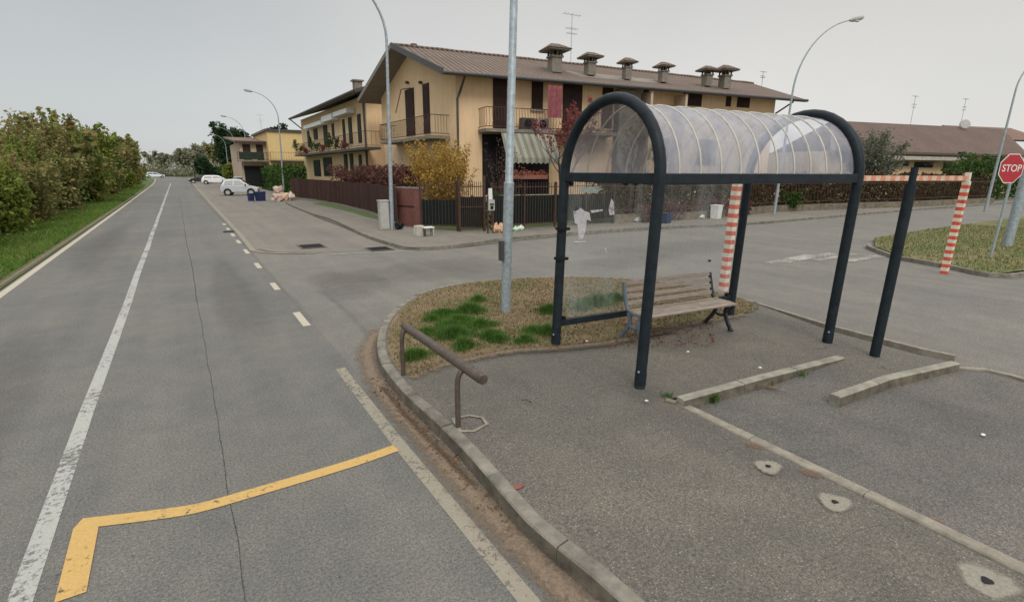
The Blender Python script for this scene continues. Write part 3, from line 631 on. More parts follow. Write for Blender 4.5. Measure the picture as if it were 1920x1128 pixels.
bm_(P2, P4, 0.07, 0.115, ZB, 'beam'); bm_(P1, P3, 0.07, 0.115, ZB, 'beam'); bm_(P1, P2, 0.06, 0.115, ZB, 'beam'); bm_(P3, P4, 0.06, 0.115, ZB, 'beam')
bm_(P1, P3, 0.06, 0.09, 0.43, 'lower_rail')
NR = 10
def lerp(a, b_, t): return (a[0]+(b_[0]-a[0])*t, a[1]+(b_[1]-a[1])*t)
b = MB(); rows = 21; cols = 41; vs = []
for i in range(cols):
    t = 0.012+0.976*i/(cols-1); vs += arch_pts(lerp(P1, P3, t), lerp(P2, P4, t), 0.045, ZB+0.0, rows)
b.add(vs, [(i*rows+j, i*rows+j+1, (i+1)*rows+j+1, (i+1)*rows+j) for i in range(cols-1) for j in range(rows-1)], M_roofs)
b.build('roof_sheet', sh, smooth=True)
for k_ in range(1, NR+1):
    t = k_/(NR+1); b = MB(); b.tube(arch_pts(lerp(P1, P3, t), lerp(P2, P4, t), 0.045, ZB+0.0, 20), 0.0125, M_rib, 6); b.build('roof_rib', sh, smooth=True)
for k_ in range(3):                              # rear panes
    a, c = lerp(P1, P3, 0.025+k_*0.318), lerp(P1, P3, 0.025+k_*0.318+0.312); b = MB()
    A = [Vector(LN(*a, 0.50)), Vector(LN(*c, 0.50)), Vector(LN(*c, 2.34)), Vector(LN(*a, 2.34))]; n_ = Vector((0.0, 0.008, 0))
    b.hexa([A[0], A[1], A[1]+n_, A[0]+n_, A[3], A[2], A[2]+n_, A[3]+n_], M_glass); b.build('glass_pane', sh)
for t in (0.03, 0.29, 0.34, 0.62, 0.66, 0.96):
    for z in ((2.335, 0.5) if t < 0.1 or t > 0.9 else (2.335,)):
        q = lerp(P1, P3, t); b = MB(); b.tube([LN(q[0], q[1]-0.03, z), LN(q[0], q[1]+0.035, z)], 0.028, M_black, 10); b.build('glass_clamp', sh)
for a, z in ((P1, 1.35), (P1, 1.75)):
    b = MB(); q = LN(*a, z); b.box((q[0], q[1]-0.02, q[2]), (0.15, 0.13, 0.035), M_black); b.build('post_band', sh)
bd = (P3[0]-P1[0], P3[1]-P1[1]); bl = math.hypot(*bd); bd = (bd[0]/bl, bd[1]/bl)
def scrap(outl, m, name='torn_poster', lab=None):
    b = MB(); vs = []
    pts = [onp(a, c, P1, bd) for a, c in outl]; n = len(pts)
    for dy in (-0.009, -0.012):
        for s_, z in pts: vs.append((P1[0]+bd[0]*s_+LEAN[0]*0, P1[1]+bd[1]*s_+dy+LEAN[1]*(z-Z0), z))
    b.add(vs, [tuple(range(n)), tuple(range(2*n-1, n-1, -1))]+[(i, (i+1) % n, n+(i+1) % n, n+i) for i in range(n)], m); b.build(name, sh, label=lab)
scrap([(1072, 396), (1080, 394), (1086, 389), (1092, 395), (1102, 398), (1105, 414), (1097, 411), (1095, 432), (1090, 447), (1082, 448), (1081, 432), (1080, 420), (1075, 418)], M_paper, lab='pale pink torn poster scrap')
M_tape = mat('greenish_tape', (0.4, 0.46, 0.43), 0.6, 0.3, 20)
scrap([(1104, 394), (1127, 392), (1127, 395), (1106, 399)], M_paper)
scrap([(1138, 392), (1143, 372), (1147, 378), (1149, 402), (1140, 403)], M_paper)
scrap([(1074, 452), (1096, 451), (1097, 453), (1074, 454)], M_paper)
scrap([(1080, 352), (1112, 350), (1128, 354), (1112, 362), (1090, 360)], M_tape)
scrap([(1131, 465), (1133, 464), (1136, 474), (1134, 474)], M_paper)
scrap([(1325, 487), (1330, 486), (1331, 490), (1326, 490)], M_black, 'sticker', 'tiny black sticker')
# lone post
t = thing('steel_post', 'free-standing dark steel post just right of the bus shelter', 'post', (7.62, 2.863, Z0))
b = MB(); b.tube([LN(7.62, 2.863, z) for z in (Z0-0.05, 1.2, 2.36)], 0.062, M_steel, 14); b.build('post', t, smooth=True)
b = MB(); b.tube([LN(7.62, 2.863, z) for z in (2.36, 2.56)], 0.04, M_steel, 10); b.build('sleeve', t, smooth=True)
# ------------------------------------------------------------------ bench
def bench():
    a = G(1168, 633, 0.12); a2 = G(1318, 607, 0.12); d = Vector((a2[0]-a[0], a2[1]-a[1], 0)); L_ = d.length+0.14; d.normalize(); f = Vector((d.y, -d.x, 0))   # f points to the camera side
    o = Vector((a[0], a[1], Z0+0.005)); t = thing('park_bench', 'wooden slatted bench with curly cast iron ends inside the bus shelter', 'bench', tuple(o))
    P = lambda s_, v, z: o+d*s_+f*v+Vector((0, 0, z))
    for s_, mm, lb in ((0.0, M_castiron, 'light grey cast iron end'), (L_-0.04, M_castdark, 'near black cast iron end')):
        b = MB()
        def bar(pts, r0=0.022, wd=0.045):
            for p, q in zip(pts[:-1], pts[1:]): b.beam(P(s_, *p), P(s_, *q), wd, r0*2, mm)
        bar([(-0.06, 0.83), (-0.05, 0.80), (0.0, 0.62), (0.035, 0.5), (0.08, 0.44), (0.16, 0.41), (0.3, 0.41), (0.42, 0.42), (0.46, 0.4), (0.46, 0.36), (0.42, 0.345)], 0.019)
        bar([(0.1, 0.41), (0.13, 0.33), (0.13, 0.25), (0.06, 0.14), (-0.02, 0.05), (-0.05, 0.0)], 0.026)
        bar([(0.38, 0.41), (0.33, 0.33), (0.32, 0.25), (0.37, 0.14), (0.43, 0.05), (0.46, 0.0)], 0.026)
        bar([(0.12, 0.24), (0.18, 0.205), (0.26, 0.205), (0.33, 0.24)], 0.018); bar([(-0.09, 0.012), (-0.01, 0.012)], 0.012); bar([(0.41, 0.012), (0.50, 0.012)], 0.012)
        b.build('end_frame', t, bevel=0.006, label=lb)
    def slat(v, z, ang, wd=0.075, th=0.03):
        c = P(L_/2-0.02, v, z); b = MB(); u = f*math.cos(ang)+Vector((0, 0, math.sin(ang))); w_ = d.cross(u)
        vs = [c+d*(sx*L_/2)+u*(su*wd/2)+w_*(sw*th/2) for sx in (-1, 1) for su, sw in ((-1, -1), (1, -1), (1, 1), (-1, 1))]
        b.hexa(vs, M_wood); b.build('slat', t, bevel=0.006)
    for i in range(4): slat(-0.035+0.026*i*-1+0.06, 0.53+0.093*i, R(104), 0.062)
    for i, (v, z, an) in enumerate(((0.12, 0.445, 20), (0.205, 0.435, 3), (0.29, 0.437, 0), (0.375, 0.44, 0), (0.455, 0.43, -18))): slat(v, z, R(an), 0.066)
bench()
# ------------------------------------------------------------------ leaning rail at the kerb
t = thing('leaning_rail', 'low brown tubular rail on two bent posts at the kerb edge', 'guard rail', (1.98, 4.8, Z0))
b = MB(); A = Vector((2.06, 5.62, 0.70)); B = Vector((2.04, 3.66, 0.72)); b.tube([A, A.lerp(B, 0.02), A.lerp(B, 0.98), B], [0.045, 0.05, 0.05, 0.045], M_brown, 14); b.build('top_rail', t, smooth=True)
for x, y in ((1.985, 5.53), (1.965, 4.03)):
    b = MB(); b.tube([(x, y, Z0-0.03), (x, y, 0.5), (x+0.005, y, 0.6), (x+0.025, y, 0.655), (x+0.06, y, 0.69), (x+0.09, y, 0.7)], 0.026, M_brown, 10); b.build('post', t, smooth=True)
pp = [(770, 1), (0, 0)]
c = (2.10, 4.10); b = MB(); poly6 = [(1.93, 3.93), (2.05, 3.86), (2.24, 3.92), (2.27, 4.08), (2.17, 4.2), (1.98, 4.22)]
for i in range(6):
    a_, b2 = poly6[i], poly6[(i+1) % 6]; ce = (2.1, 4.04); q = [a_, b2, lerp(b2, ce, 0.2), lerp(a_, ce, 0.2)]
    b.add([(x, y, 0.118+0.005) for x, y in q], [(0, 1, 2, 3)], M_strip)
tag(b.build('cement_ring'), 'pale hexagonal cement outline around the foot of the nearer rail post', 'concrete patch')
b = MB(); b.tube([(2.8, 4.2, 0.12), (2.84, 4.16, 0.135), (2.86, 4.09, 0.125)], 0.004, M_black, 5); b.build('twig', label='short dark twig lying on the walkway', cat='twig')
disc('red_scrap', G(972, 912, 0.12), 0.05, 0.03, 0.1275, mat('red_brown_scrap', (0.2, 0.07, 0.05)), 77, label='flat reddish scrap on the walkway beside the kerb', cat='litter')
# ------------------------------------------------------------------ street lamps
def lamp(label, base, h=10.4, arm=(-1, 0), armlen=2.9, r0=0.085, r1=0.05, straight=8.3, step=None, gain=True, z0=0.0, name='street_lamp', head=True):
    t = thing(name, label, 'street lamp', (base[0], base[1], z0), 'street lamps with curved arms'); x, y = base
    def LL(z): return Vector((x+LEAN[0]*(z-z0), y+LEAN[1]*(z-z0), z))
    b = MB()
    if step: b.tube([LL(z0-0.05), LL(step)], r0, M_galv, 14); b.tube([LL(step), LL(step+0.03), LL(straight)], [r0, r0*0.78, r1], M_galv, 14)
    else: b.tube([LL(z0-0.05), LL(straight*0.5), LL(straight)], [r0, (r0+r1)/2, r1], M_galv, 12)
    b.build('pole', t, smooth=True)
    if not head: return t
    al = math.hypot(*arm); ax, ay = arm[0]/al, arm[1]/al; p0 = LL(straight); pts = []
    for k_ in range(13):
        s_ = k_/12*math.pi/2*0.93; pts.append(p0+Vector((ax*armlen*(1-math.cos(s_)), ay*armlen*(1-math.cos(s_)), (h-straight)*math.sin(s_))))
    b = MB(); b.tube(pts, [r1-(r1-0.028)*k_/12 for k_ in range(13)], M_galv, 10); b.build('arm', t, smooth=True)
    e = pts[-1]; dd = (pts[-1]-pts[-2]).normalized(); b = MB()
    b.tube([e-dd*0.05, e+dd*0.1, e+dd*0.35, e+dd*0.62, e+dd*0.72], [0.05, 0.11, 0.14, 0.11, 0.04], M_grey, 12); b.build('lamp_head', t, smooth=True)
    b = MB(); q = e+dd*0.38-Vector((0, 0, 0.12)); b.blob(q, (0.17 if abs(ax) > 0.5 else 0.1, 0.1, 0.05), M_white, 1, amp=0); b.build('lens', t, smooth=True)
    return t
p0 = G(948, 585, 0.12)
t0 = lamp('thick galvanised lamp column standing in the grass island, its head above the picture', p0, 10.2, (-1, 0), r0=0.083, r1=0.05, step=2.30, z0=0.12)
b = MB(); b.box((p0[0]-0.1, p0[1]-0.02, 1.2), (0.05, 0.1, 0.33), M_fasc); b.build('junction_box', t0)
lamp('curved lamp beside the grey cabinet at the pavement corner', G(735, 430, 0.1), 9.9, (-1, 0.1), 3.2, straight=7.3, r0=0.09)
lamp('curved lamp rising in front of the green hedge by the brown fence', G(533, 362, 0.1), 9.8, (-1, 0), 2.4, straight=7.4, r0=0.1)
lamp('fourth lamp along the road, in front of the yellow flat-roofed house', G(468, 349), 9.8, (-1, 0), 2.4, straight=7.4, r0=0.1)
lamp('fifth lamp along the road, in front of the dark round tree', G(447, 342.5), 9.8, (-1, 0), 2.4, straight=7.4, r0=0.1)
lamp('farthest lamp along the road, left of the dark round tree', G(430, 338), 9.8, (-1, 0), 2.2, straight=7.4, r0=0.1)
lamp('tall curved lamp seen above the far end of the bus shelter', G(1451, 402, 0.1), 10.35, (0.85, -0.53), 2.9, straight=6.6, r0=0.09, z0=0.1)
lamp('lamp at the right edge of the picture behind the stop sign', (45, 12.2), 10.0, (0.85, -0.53), 2.6, straight=7.5, r0=0.09, z0=0.0)
xg, yg = G(1888, 460, 0.1); lamp('thick pale grey column standing right of the stop sign', (xg, yg), head=False, straight=8, r0=0.14, r1=0.11, z0=0.05, name='grey_column')
# ------------------------------------------------------------------ height barrier
def striped(base, top, name, t, z0):
    b = MB(); A = Vector((*base, z0)); B = Vector(top); n = 30 if name == 'post' else 60
    for i in range(n):
        q, r_ = A.lerp(B, i/n), A.lerp(B, (i+1)/n); b.beam(q, r_, 0.12, 0.12, M_red if i % 2 == 0 else M_cream)
    return b.build(name, t)
g1, g2 = G(1355, 546, 0.05), G(1770, 511, 0.02)
t = thing('height_barrier', 'red and white striped height limit barrier with a long crossbar behind the shelter', 'height barrier', (*g1, 0))
top1 = (g1[0]+0.05, g1[1]-0.03, 2.38); top2 = (g2[0]+0.06, g2[1]-0.04, 2.36)
for g_, tp in ((g1, top1), (g2, top2)):
    b = MB(); n = 26; A = Vector((*g_, -0.02)); B = Vector((tp[0], tp[1], 2.3))
    for i in range(n): b.beam(A.lerp(B, i/n), A.lerp(B, (i+1)/n), 0.14, 0.14, M_red if i % 2 == 0 else M_cream)
    b.build('post', t)
b = MB(); n = 46; A, B = Vector((g1[0], g1[1], 2.37)), Vector((top2[0]+0.1, top2[1], 2.37))
M_or = mat('faded_orange', (0.6, 0.24, 0.14), 0.7, 0.3, 20); M_oc = mat('faded_cream_orange', (0.62, 0.45, 0.34), 0.7, 0.25, 20)
for i in range(n): b.beam(A.lerp(B, i/n), A.lerp(B, (i+1)/n), 0.08, 0.115, M_or if i % 2 == 0 else M_oc)
b.build('crossbar', t)
b = MB(); b.box((top2[0], top2[1], 2.40), (0.1, 0.1, 0.22), M_cream); b.build('end_stop', t)
# ------------------------------------------------------------------ stop sign
bx, by = G(1857, 483, 0.09); t = thing('stop_sign', 'red octagonal stop sign on a galvanised pole at the right edge', 'road sign', (bx, by, 0.09))
b = MB(); b.tube([(bx, by, 0.05), (bx+0.03, by-0.02, 1.3), (bx+0.06, by-0.04, 2.95)], 0.035, M_galv, 10); b.build('pole', t, smooth=True)
vdir = Vector((-bx, -by, 0)).normalized(); ang = math.atan2(vdir.y, vdir.x)+R(46); ang += R(6); nrm = Vector((math.cos(ang), math.sin(ang), 0)); sx = Vector((-nrm.y, nrm.x, 0))
s_, zc = onp(1899, 316, (bx, by), (sx.x, sx.y)); cc = Vector((bx+0.05-0.1, by-0.03+0.06, zc))+nrm*0.05
v_ = ray(1899, 316)
b = MB()
def octa(r_, off, m, th=0.006):
    pts = [cc+nrm*off+sx*(r_*math.cos(R(22.5+45*i)))+Vector((0, 0, r_*math.sin(R(22.5+45*i)))) for i in range(8)]; n = 8
    q = [p-nrm*th for p in pts]; b.add([*pts, *q], [tuple(range(8)), tuple(range(15, 7, -1))]+[(i, n+i, n+(i+1) % n, (i+1) % n) for i in range(n)], m)
M_sred = mat('sign_red', (0.42, 0.02, 0.03), 0.5, 0.12, 5)
octa(0.43, 0, M_white); octa(0.405, 0.004, M_sred); b.build('sign_plate', t)
MT = Matrix.Translation(cc+nrm*0.008) @ Matrix((( sx.x, 0, nrm.x), (sx.y, 0, nrm.y), (0, 1, 0))).to_4x4()
text_mesh('lettering', 'STOP', 0.27, M_white, MT, t)
# ------------------------------------------------------------------ main house
def wall_box(b, p0, d, s0, s1, z0, z1, o0, o1, m, no=None):      # box on a wall: s along it, o outwards
    n = no or (d[1], -d[0]); q = []
    for z in (z0, z1):
        for s_, o in ((s0, o0), (s1, o0), (s1, o1), (s0, o1)): q.append((p0[0]+d[0]*s_+n[0]*o, p0[1]+d[1]*s_+n[1]*o, z))
    b.hexa(q, m)
FD = (0.9854, -0.1702); FP = (12.2, 24.45); GP = FP; GD = (0.0, 1.0); GN = (-1.0, 0.0)
house = thing('yellow_house', 'long ochre house with a brown tiled gable roof and six chimneys on the corner', 'house', (12.2, 24.45, 0))
SE = onp(1453, 200, FP, FD)[0]
A0, A1 = Vector((11.15, 23.6, 7.0)), Vector((*G(1512, 187, 7.0), 7.0)); R0 = Vector((11.1, 30.2, 9.3)); R1 = Vector((*G(1412, 157, 9.3), 9.3)); B0 = Vector((10.95, 36.6, 7.0)); B1 = Vector((R1.x+3.5, R1.y+6.2, 7.0))
b = MB(); fe = (FP[0]+FD[0]*SE, FP[1]+FD[1]*SE); back = (fe[0]+1.5, fe[1]+11.3)
def zr(y): return 7.0+(y-23.6)/6.6*2.3-0.22 if y < 30.2 else 9.3-(y-30.2)/6.4*2.3-0.22
gx = 12.2; vs = [(gx, 24.45, 0), (gx, 35.6, 0), (gx, 35.6, zr(35.6)), (gx, 30.2, zr(30.2)), (gx, 24.45, zr(24.45))]
vf = [(fe[0], fe[1], 0), (back[0], back[1], 0), (back[0], back[1], 6.4), ((fe[0]+back[0])/2, (fe[1]+back[1])/2, 8.3), (fe[0], fe[1], 7.05)]
b.add(vs+vf, [(0, 1, 2, 3, 4)[::-1], (5, 6, 7, 8, 9), (0, 5, 9, 4), (1, 2, 7, 6), (2, 3, 8, 7), (3, 4, 9, 8)], M_wall)
b.build('wall', house)
roof = MB()
def slab(b, q, th, mt, mb, ms_):                 # a roof slope: tiled top, plain underside, dark edges
    up = (Vector(q[1])-Vector(q[0])).cross(Vector(q[3])-Vector(q[0])).normalized(); up = up if up.z > 0 else -up
    lo = [Vector(p)-up*th for p in q]
    b.add(q, [(0, 1, 2, 3)], mt); b.add(lo, [(3, 2, 1, 0)], mb)
    for i in range(4): b.add([q[i], q[(i+1) % 4], lo[(i+1) % 4], lo[i]], [(0, 1, 2, 3)], ms_)
slab(roof, [A0, A1, R1, R0], 0.16, T_h1, M_soff, M_fasc); slab(roof, [R0, R1, B1, B0], 0.16, T_h1, M_soff, M_fasc)
roof.tube([R0.lerp(R1, k_/30)+Vector((0, 0, 0.02*(k_ % 2))) for k_ in range(31)], 0.11, T_h1, 6)
rf = roof.build('roof', house)
b = MB(); b.tube([A0+Vector((-0.05, -0.09, -0.07)), A1+Vector((0, -0.09, -0.07))], 0.085, M_fasc, 8); b.build('gutter', house)
b = MB(); b.beam(A0+Vector((-0.02, 0, -0.02)), R0+Vector((-0.02, 0, -0.02)), 0.05, 0.3, M_fasc); b.beam(R0+Vector((-0.02, 0, -0.02)), B0+Vector((-0.02, 0, -0.02)), 0.05, 0.26, M_soff); b.build('bargeboard', house)
def chimney(px, py0, py1, wpx, rise):
    s_ = 0.5; best = None
    # find the roof point seen at the base of the stack
    for k_ in range(400):
        s2 = k_/399; row = R0.lerp(A0, s_*0.45)
    v = ray(px, py0); n = (A1-A0).cross(R0-A0); tt_ = (A0-Vector((0, 0, H))).dot(n)/Vector(v).dot(n); p = Vector((0, 0, H))+Vector(v)*tt_
    dep = (RM.T @ np.array([p.x, p.y, p.z-H]))[2]; W = wpx/960*dep; Ht = (py0-py1)/960*dep
    z = p.z; b = MB(); rz = -0.17; bw = W*0.43
    b.box((p.x, p.y, z+Ht*0.16), (bw, bw, Ht*0.62), M_stack, rz)
    b.box((p.x, p.y, z+Ht*0.47), (bw*1.22, bw*1.22, Ht*0.07), M_stack, rz)
    for i in (-1, 0, 1):
        for j in (-1, 1):
            for (ox, oy) in ((i*bw*0.46, j*bw*0.46), (j*bw*0.46, i*bw*0.46)):
                c_, s2 = math.cos(rz), math.sin(rz); b.box((p.x+ox*c_-oy*s2, p.y+ox*s2+oy*c_, z+Ht*0.59), (bw*0.14, bw*0.14, Ht*0.2), M_stack, rz)
    b.box((p.x, p.y, z+Ht*0.59), (bw*0.6, bw*0.6, Ht*0.2), M_black, rz)
    b.box((p.x, p.y, z+Ht*0.72), (W*0.95, W*0.95, Ht*0.06), M_stack, rz)
    hw = W*0.52; zz = z+Ht*0.75; q = [(-hw, -hw), (hw, -hw), (hw, hw), (-hw, hw)]; c_, s2 = math.cos(rz), math.sin(rz)
    top = [(-hw*0.35, 0), (hw*0.35, 0)]; vs = [(p.x+x*c_-y*s2, p.y+x*s2+y*c_, zz) for x, y in q]+[(p.x+x*c_-y*s2, p.y+x*s2+y*c_, z+Ht*1.0) for x, y in top]
    b.add(vs, [(0, 1, 5, 4), (1, 2, 5), (2, 3, 4, 5), (3, 0, 4), (3, 2, 1, 0)], T_h1)
    b.build('chimney', rf)
for q in ((1040, 130, 86, 47), (1106, 136, 101, 38), (1175, 144, 111, 30), (1243, 150, 119, 31), (1325, 157, 126, 33), (1358, 161, 125, 36)): chimney(*q, 0)
def antenna(loc, h, parent, scale=1.0, name='antenna'):
    b = MB(); x, y, z = loc; b.tube([(x, y, z), (x, y, z+h)], 0.02, M_galv, 5)
    for zz, L_ in ((h*0.98, 1.1), (h*0.7, 0.7), (h*0.6, 0.6)):
        b.tube([(x-L_*0.6*scale, y+0.1, z+zz), (x+L_*0.6*scale, y-0.1, z+zz-0.02)], 0.014, M_galv, 4)
        for k_ in range(5): xx = x-L_*0.55*scale+k_*L_*0.27*scale; b.tube([(xx-0.03, y-0.22*scale, z+zz), (xx+0.03, y+0.22*scale, z+zz)], 0.008, M_galv, 4)
    return b.build(name, parent)
def at_depth(px, py, Y): v = ray(px, py); t_ = Y/v[1]; return (float(v[0]*t_), Y, float(H+v[2]*t_))
antenna(at_depth(1070, 118, 28.5), 2.9, rf)
antenna(at_depth(1428, 163, 25.5), 1.1, rf, 0.5)
p = at_depth(776, 90, 30.6); b = MB(); b.tube([(p[0], p[1], p[2]-0.3), (p[0], p[1], p[2]+0.12), (p[0], p[1], p[2]+0.2)], [0.16, 0.16, 0.2], mat('terracotta', (0.25, 0.1, 0.08)), 10); b.build('flue', rf)
b = MB(); q0 = Vector(A1); b.tube([A1+Vector((-0.9, 0.3, -0.15)), (fe[0], fe[1]-0.05, 6.15)], 0.05, M_fasc, 6); b.build('end_pipe', house)
# downpipe
def wp(px, py, p0=FP, d=FD, o=0.07, n=None):
    s_, z = onp(px, py, (p0[0]+(n or (d[1], -d[0]))[0]*o, p0[1]+(n or (d[1], -d[0]))[1]*o), d); n = n or (d[1], -d[0])
    return (p0[0]+n[0]*o+d[0]*s_, p0[1]+n[1]*o+d[1]*s_, z)
a = Vector(wp(858, 172, o=0.08)); b = MB(); g = A0.lerp(A1, 0.045)+Vector((0, 0, -0.1))
b.tube([g, (a.x+0.1, a.y-0.05, 6.25), (a.x-0.02, a.y, 5.95), (a.x-0.05, a.y, 0.1)], 0.06, M_fasc, 8); b.build('downpipe', house)
def opening(parent, px0, py0, px1, py1, p0, d, n=None, m=M_shut, name='window', frame=M_shut, slats=True, sill=False, o=0.0, split=True):
    n = n or (d[1], -d[0]); s0, z1 = onp(px0, py0, p0, d); s1, z1b = onp(px1, py0, p0, d); _, z0 = onp((px0+px1)/2, py1, p0, d); z1 = (z1+z1b)/2; s0, s1 = min(s0, s1), max(s0, s1)
    b = MB(); wall_box(b, p0, d, s0, s1, z0, z1, 0.004, 0.05, frame, n)
    t_ = b.build(name, parent); b = MB(); mid = (s0+s1)/2
    if slats:
        for a_, c_ in (((s0+0.05, mid-0.02), (mid+0.02, s1-0.05)) if split else ((s0+0.05, s1-0.05),)):
            k_ = max(3, int((z1-z0)/0.11))
            for i in range(k_): zz = z0+0.08+(z1-z0-0.16)*i/k_; wall_box(b, p0, d, a_, c_, zz, zz+0.05, 0.05, 0.075, m, n)
        b.build('shutter', t_)
    else:
        wall_box(b, p0, d, s0+0.07, s1-0.07, z0+0.07, z1-0.07, 0.05, 0.056, M_glassd, n); b.build('pane', t_)
    if sill: b = MB(); wall_box(b, p0, d, s0-0.08, s1+0.08, z0-0.07, z0-0.005, 0.0, 0.14, M_concl, n); b.build('sill', t_)
    return s0, s1, z0, z1
sG, zG = onp(805, 252, GP, GD)
opening(house, 776, 167, 760, 255, GP, GD, GN, name='balcony_door'); opening(house, 804.5, 157, 793, 251, GP, GD, GN, name='balcony_door')
opening(house, 924, 146, 950, 246, FP, FD, name='balcony_door'); opening(house, 997, 153, 1018, 206, FP, FD, sill=True); opening(house, 1056, 157, 1092, 247, FP, FD, name='balcony_door')
for a_ in ((1282, 176, 1316, 199, True), (1362, 181, 1371, 200, False), (1383, 183, 1406, 202, True)): opening(house, *a_[:4], FP, FD, split=a_[4])
opening(house, 1207, 166, 1216, 250, FP, FD, split=False); opening(house, 1130, 165, 1150, 240, FP, FD); opening(house, 1230, 260, 1255, 300, FP, FD); opening(house, 1310, 262, 1345, 310, FP, FD)
b = MB()
for px in (1203, 1267): s_, z = onp(px, 175, FP, FD); wall_box(b, FP, FD, s_-0.08, s_+0.08, 0.2, 6.8, 0.0, 1.0, M_wallp)
b.build('party_wall', house)
b = MB(); s0, _ = onp(1153, 180, FP, FD); s1, _ = onp(1192, 180, FP, FD); wall_box(b, FP, FD, s0, s1, 0.2, 6.85, 0.0, 0.5, M_stack); b.build('chimney_breast', house)
def balcony(parent, p0, d, s0, s1, z, dep, n=None, curvy=True, slabm=None, railm=None, nb=0.13, hgt=1.0):
    n = n or (d[1], -d[0]); b = MB(); wall_box(b, p0, d, s0, s1, z-0.16, z, 0.0, dep, slabm or M_stack, n); t_ = b.build('balcony', parent); b = MB(); m = railm or M_rail
    def P(s_, o, zz): return (p0[0]+d[0]*s_+n[0]*o, p0[1]+d[1]*s_+n[1]*o, zz)
    o = dep-0.05
    for zz in (z+0.1, z+hgt):
        b.tube([P(s0+0.04, 0.02, zz), P(s0+0.04, o, zz), P(s1-0.04, o, zz), P(s1-0.04, 0.02, zz)], 0.02, m, 5)
    k_ = int((s1-s0)/nb)
    for i in range(k_+1):
        s_ = s0+0.04+(s1-s0-0.08)*i/k_; bow = 0.1 if curvy else 0
        b.tube([P(s_, o, z+0.1), P(s_, o+bow, z+0.35), P(s_, o+bow*0.5, z+0.6), P(s_, o, z+hgt)], 0.011, m, 4, caps=False)
    for s_ in (s0+0.04, s1-0.04):
        for i in range(1, int(dep/nb)): b.tube([P(s_, i*nb, z+0.1), P(s_, i*nb, z+hgt)], 0.011, m, 4, caps=False)
    b.build('railing', t_); return t_
# facade balcony
fo = (FP[0]+FD[1]*1.2, FP[1]-FD[0]*1.2); s0, z0 = onp(911, 240, fo, FD); s1, _ = onp(1160, 250, fo, FD); ZBAL = z0
balcony(house, FP, FD, s0, s1, ZBAL, 1.2, nb=0.16)
g_o = (GP[0]-1.1, GP[1]); ga, gz = onp(807, 253, g_o, GD); gb, _ = onp(712, 260, g_o, GD)
balcony(house, GP, GD, ga, gb, gz, 1.1, GN, nb=0.16)
for px in (763, 788): q = wp(px, 155, GP, GD, 0.12, GN); b = MB(); b.blob(q, (0.12, 0.1, 0.09), M_fasc, 3); b.build('wall_lamp', house)
b = MB(); b.beam(wp(752, 168, GP, GD, 0.3, GN), wp(742, 212, GP, GD, 0.9, GN), 0.04, 0.04, M_rail); b.beam(wp(752, 168, GP, GD, 0.3, GN), wp(770, 165, GP, GD, 0.1, GN), 0.04, 0.04, M_rail); b.build('awning_arm', house)
for i, (x0, x1) in enumerate(((979, 1003), (1007, 1030))):
    s0, z1 = onp(x0, 221, (fo[0]-FD[1]*0.5, fo[1]+FD[0]*0.5), FD); s1, _ = onp(x1, 221, (fo[0]-FD[1]*0.5, fo[1]+FD[0]*0.5), FD)
    t = thing('air_conditioner', ['dark fronted air conditioner unit on the facade balcony, left of the pair', 'grey air conditioner unit on the facade balcony, right of the pair'][i], 'air conditioner', (FP[0]+FD[0]*s0, FP[1]+FD[1]*s0, ZBAL))
    b = MB(); wall_box(b, FP, FD, s0, s1, ZBAL+0.03, ZBAL+0.62, 0.3, 0.65, M_ac if i else M_fasc); b.build('case', t)
    c = (FP[0]+FD[0]*(s0+s1)/2+FD[1]*0.66, FP[1]+FD[1]*(s0+s1)/2-FD[0]*0.66, ZBAL+0.33); b = MB(); b.tube([c, (c[0]+FD[1]*0.02, c[1]-FD[0]*0.02, c[2])], 0.22, M_black, 14); b.build('fan_grille', t)
# hanging cloth on the balcony
a_, c_ = onp(1026, 160, fo, FD); e_, f_ = onp(1052, 222, fo, FD); b = MB(); k_ = 16; vs = []
for j in range(8):
    for i in range(k_): s_ = a_+(e_-a_)*i/(k_-1); o = 1.28+0.05*math.sin(i*1.1+j*0.2); vs.append((FP[0]+FD[0]*s_+FD[1]*o, FP[1]+FD[1]*s_-FD[0]*o, c_+(f_-c_)*j/7))
b.add(vs, [(j*k_+i, j*k_+i+1, (j+1)*k_+i+1, (j+1)*k_+i) for j in range(7) for i in range(k_-1)], M_pink); o = b.build('hanging_cloth', label='faded pink cloth hanging above the facade balcony', cat='cloth'); o.modifiers.new('s', 'SOLIDIFY').thickness = 0.01
# awning below the balcony
s0, _ = onp(940, 255, fo, FD); s1, _ = onp(1040, 255, fo, FD); zt = ZBAL-0.2; b = MB(); nn = 24; vs = []
prof = [(1.15, zt), (1.62, zt-0.75), (1.9, zt-1.2), (1.93, zt-1.42)]
for o, z in prof:
    for i in range(nn+1): s_ = s0+(s1-s0)*i/nn; vs.append((FP[0]+FD[0]*s_+FD[1]*o, FP[1]+FD[1]*s_-FD[0]*o, z-(0.08 if (o > 1.92 and i % 2) else 0)))
b.add(vs, [(j*(nn+1)+i, j*(nn+1)+i+1, (j+1)*(nn+1)+i+1, (j+1)*(nn+1)+i) for j in range(3) for i in range(nn)], M_awn); o = b.build('awning', house); o.modifiers.new('s', 'SOLIDIFY').thickness = 0.015
b = MB(); wall_box(b, FP, FD, s0-0.6, s1+0.3, 0.6, ZBAL-0.2, 0.005, 0.04, M_black); b.build('ground_floor_opening', house)
t = thing('flower_planter', 'long planter of red flowers under the striped awning', 'planter', (FP[0]+FD[0]*(s0+s1)/2+FD[1]*1.6, FP[1]+FD[1]*(s0+s1)/2-FD[0]*1.6, 1.4))
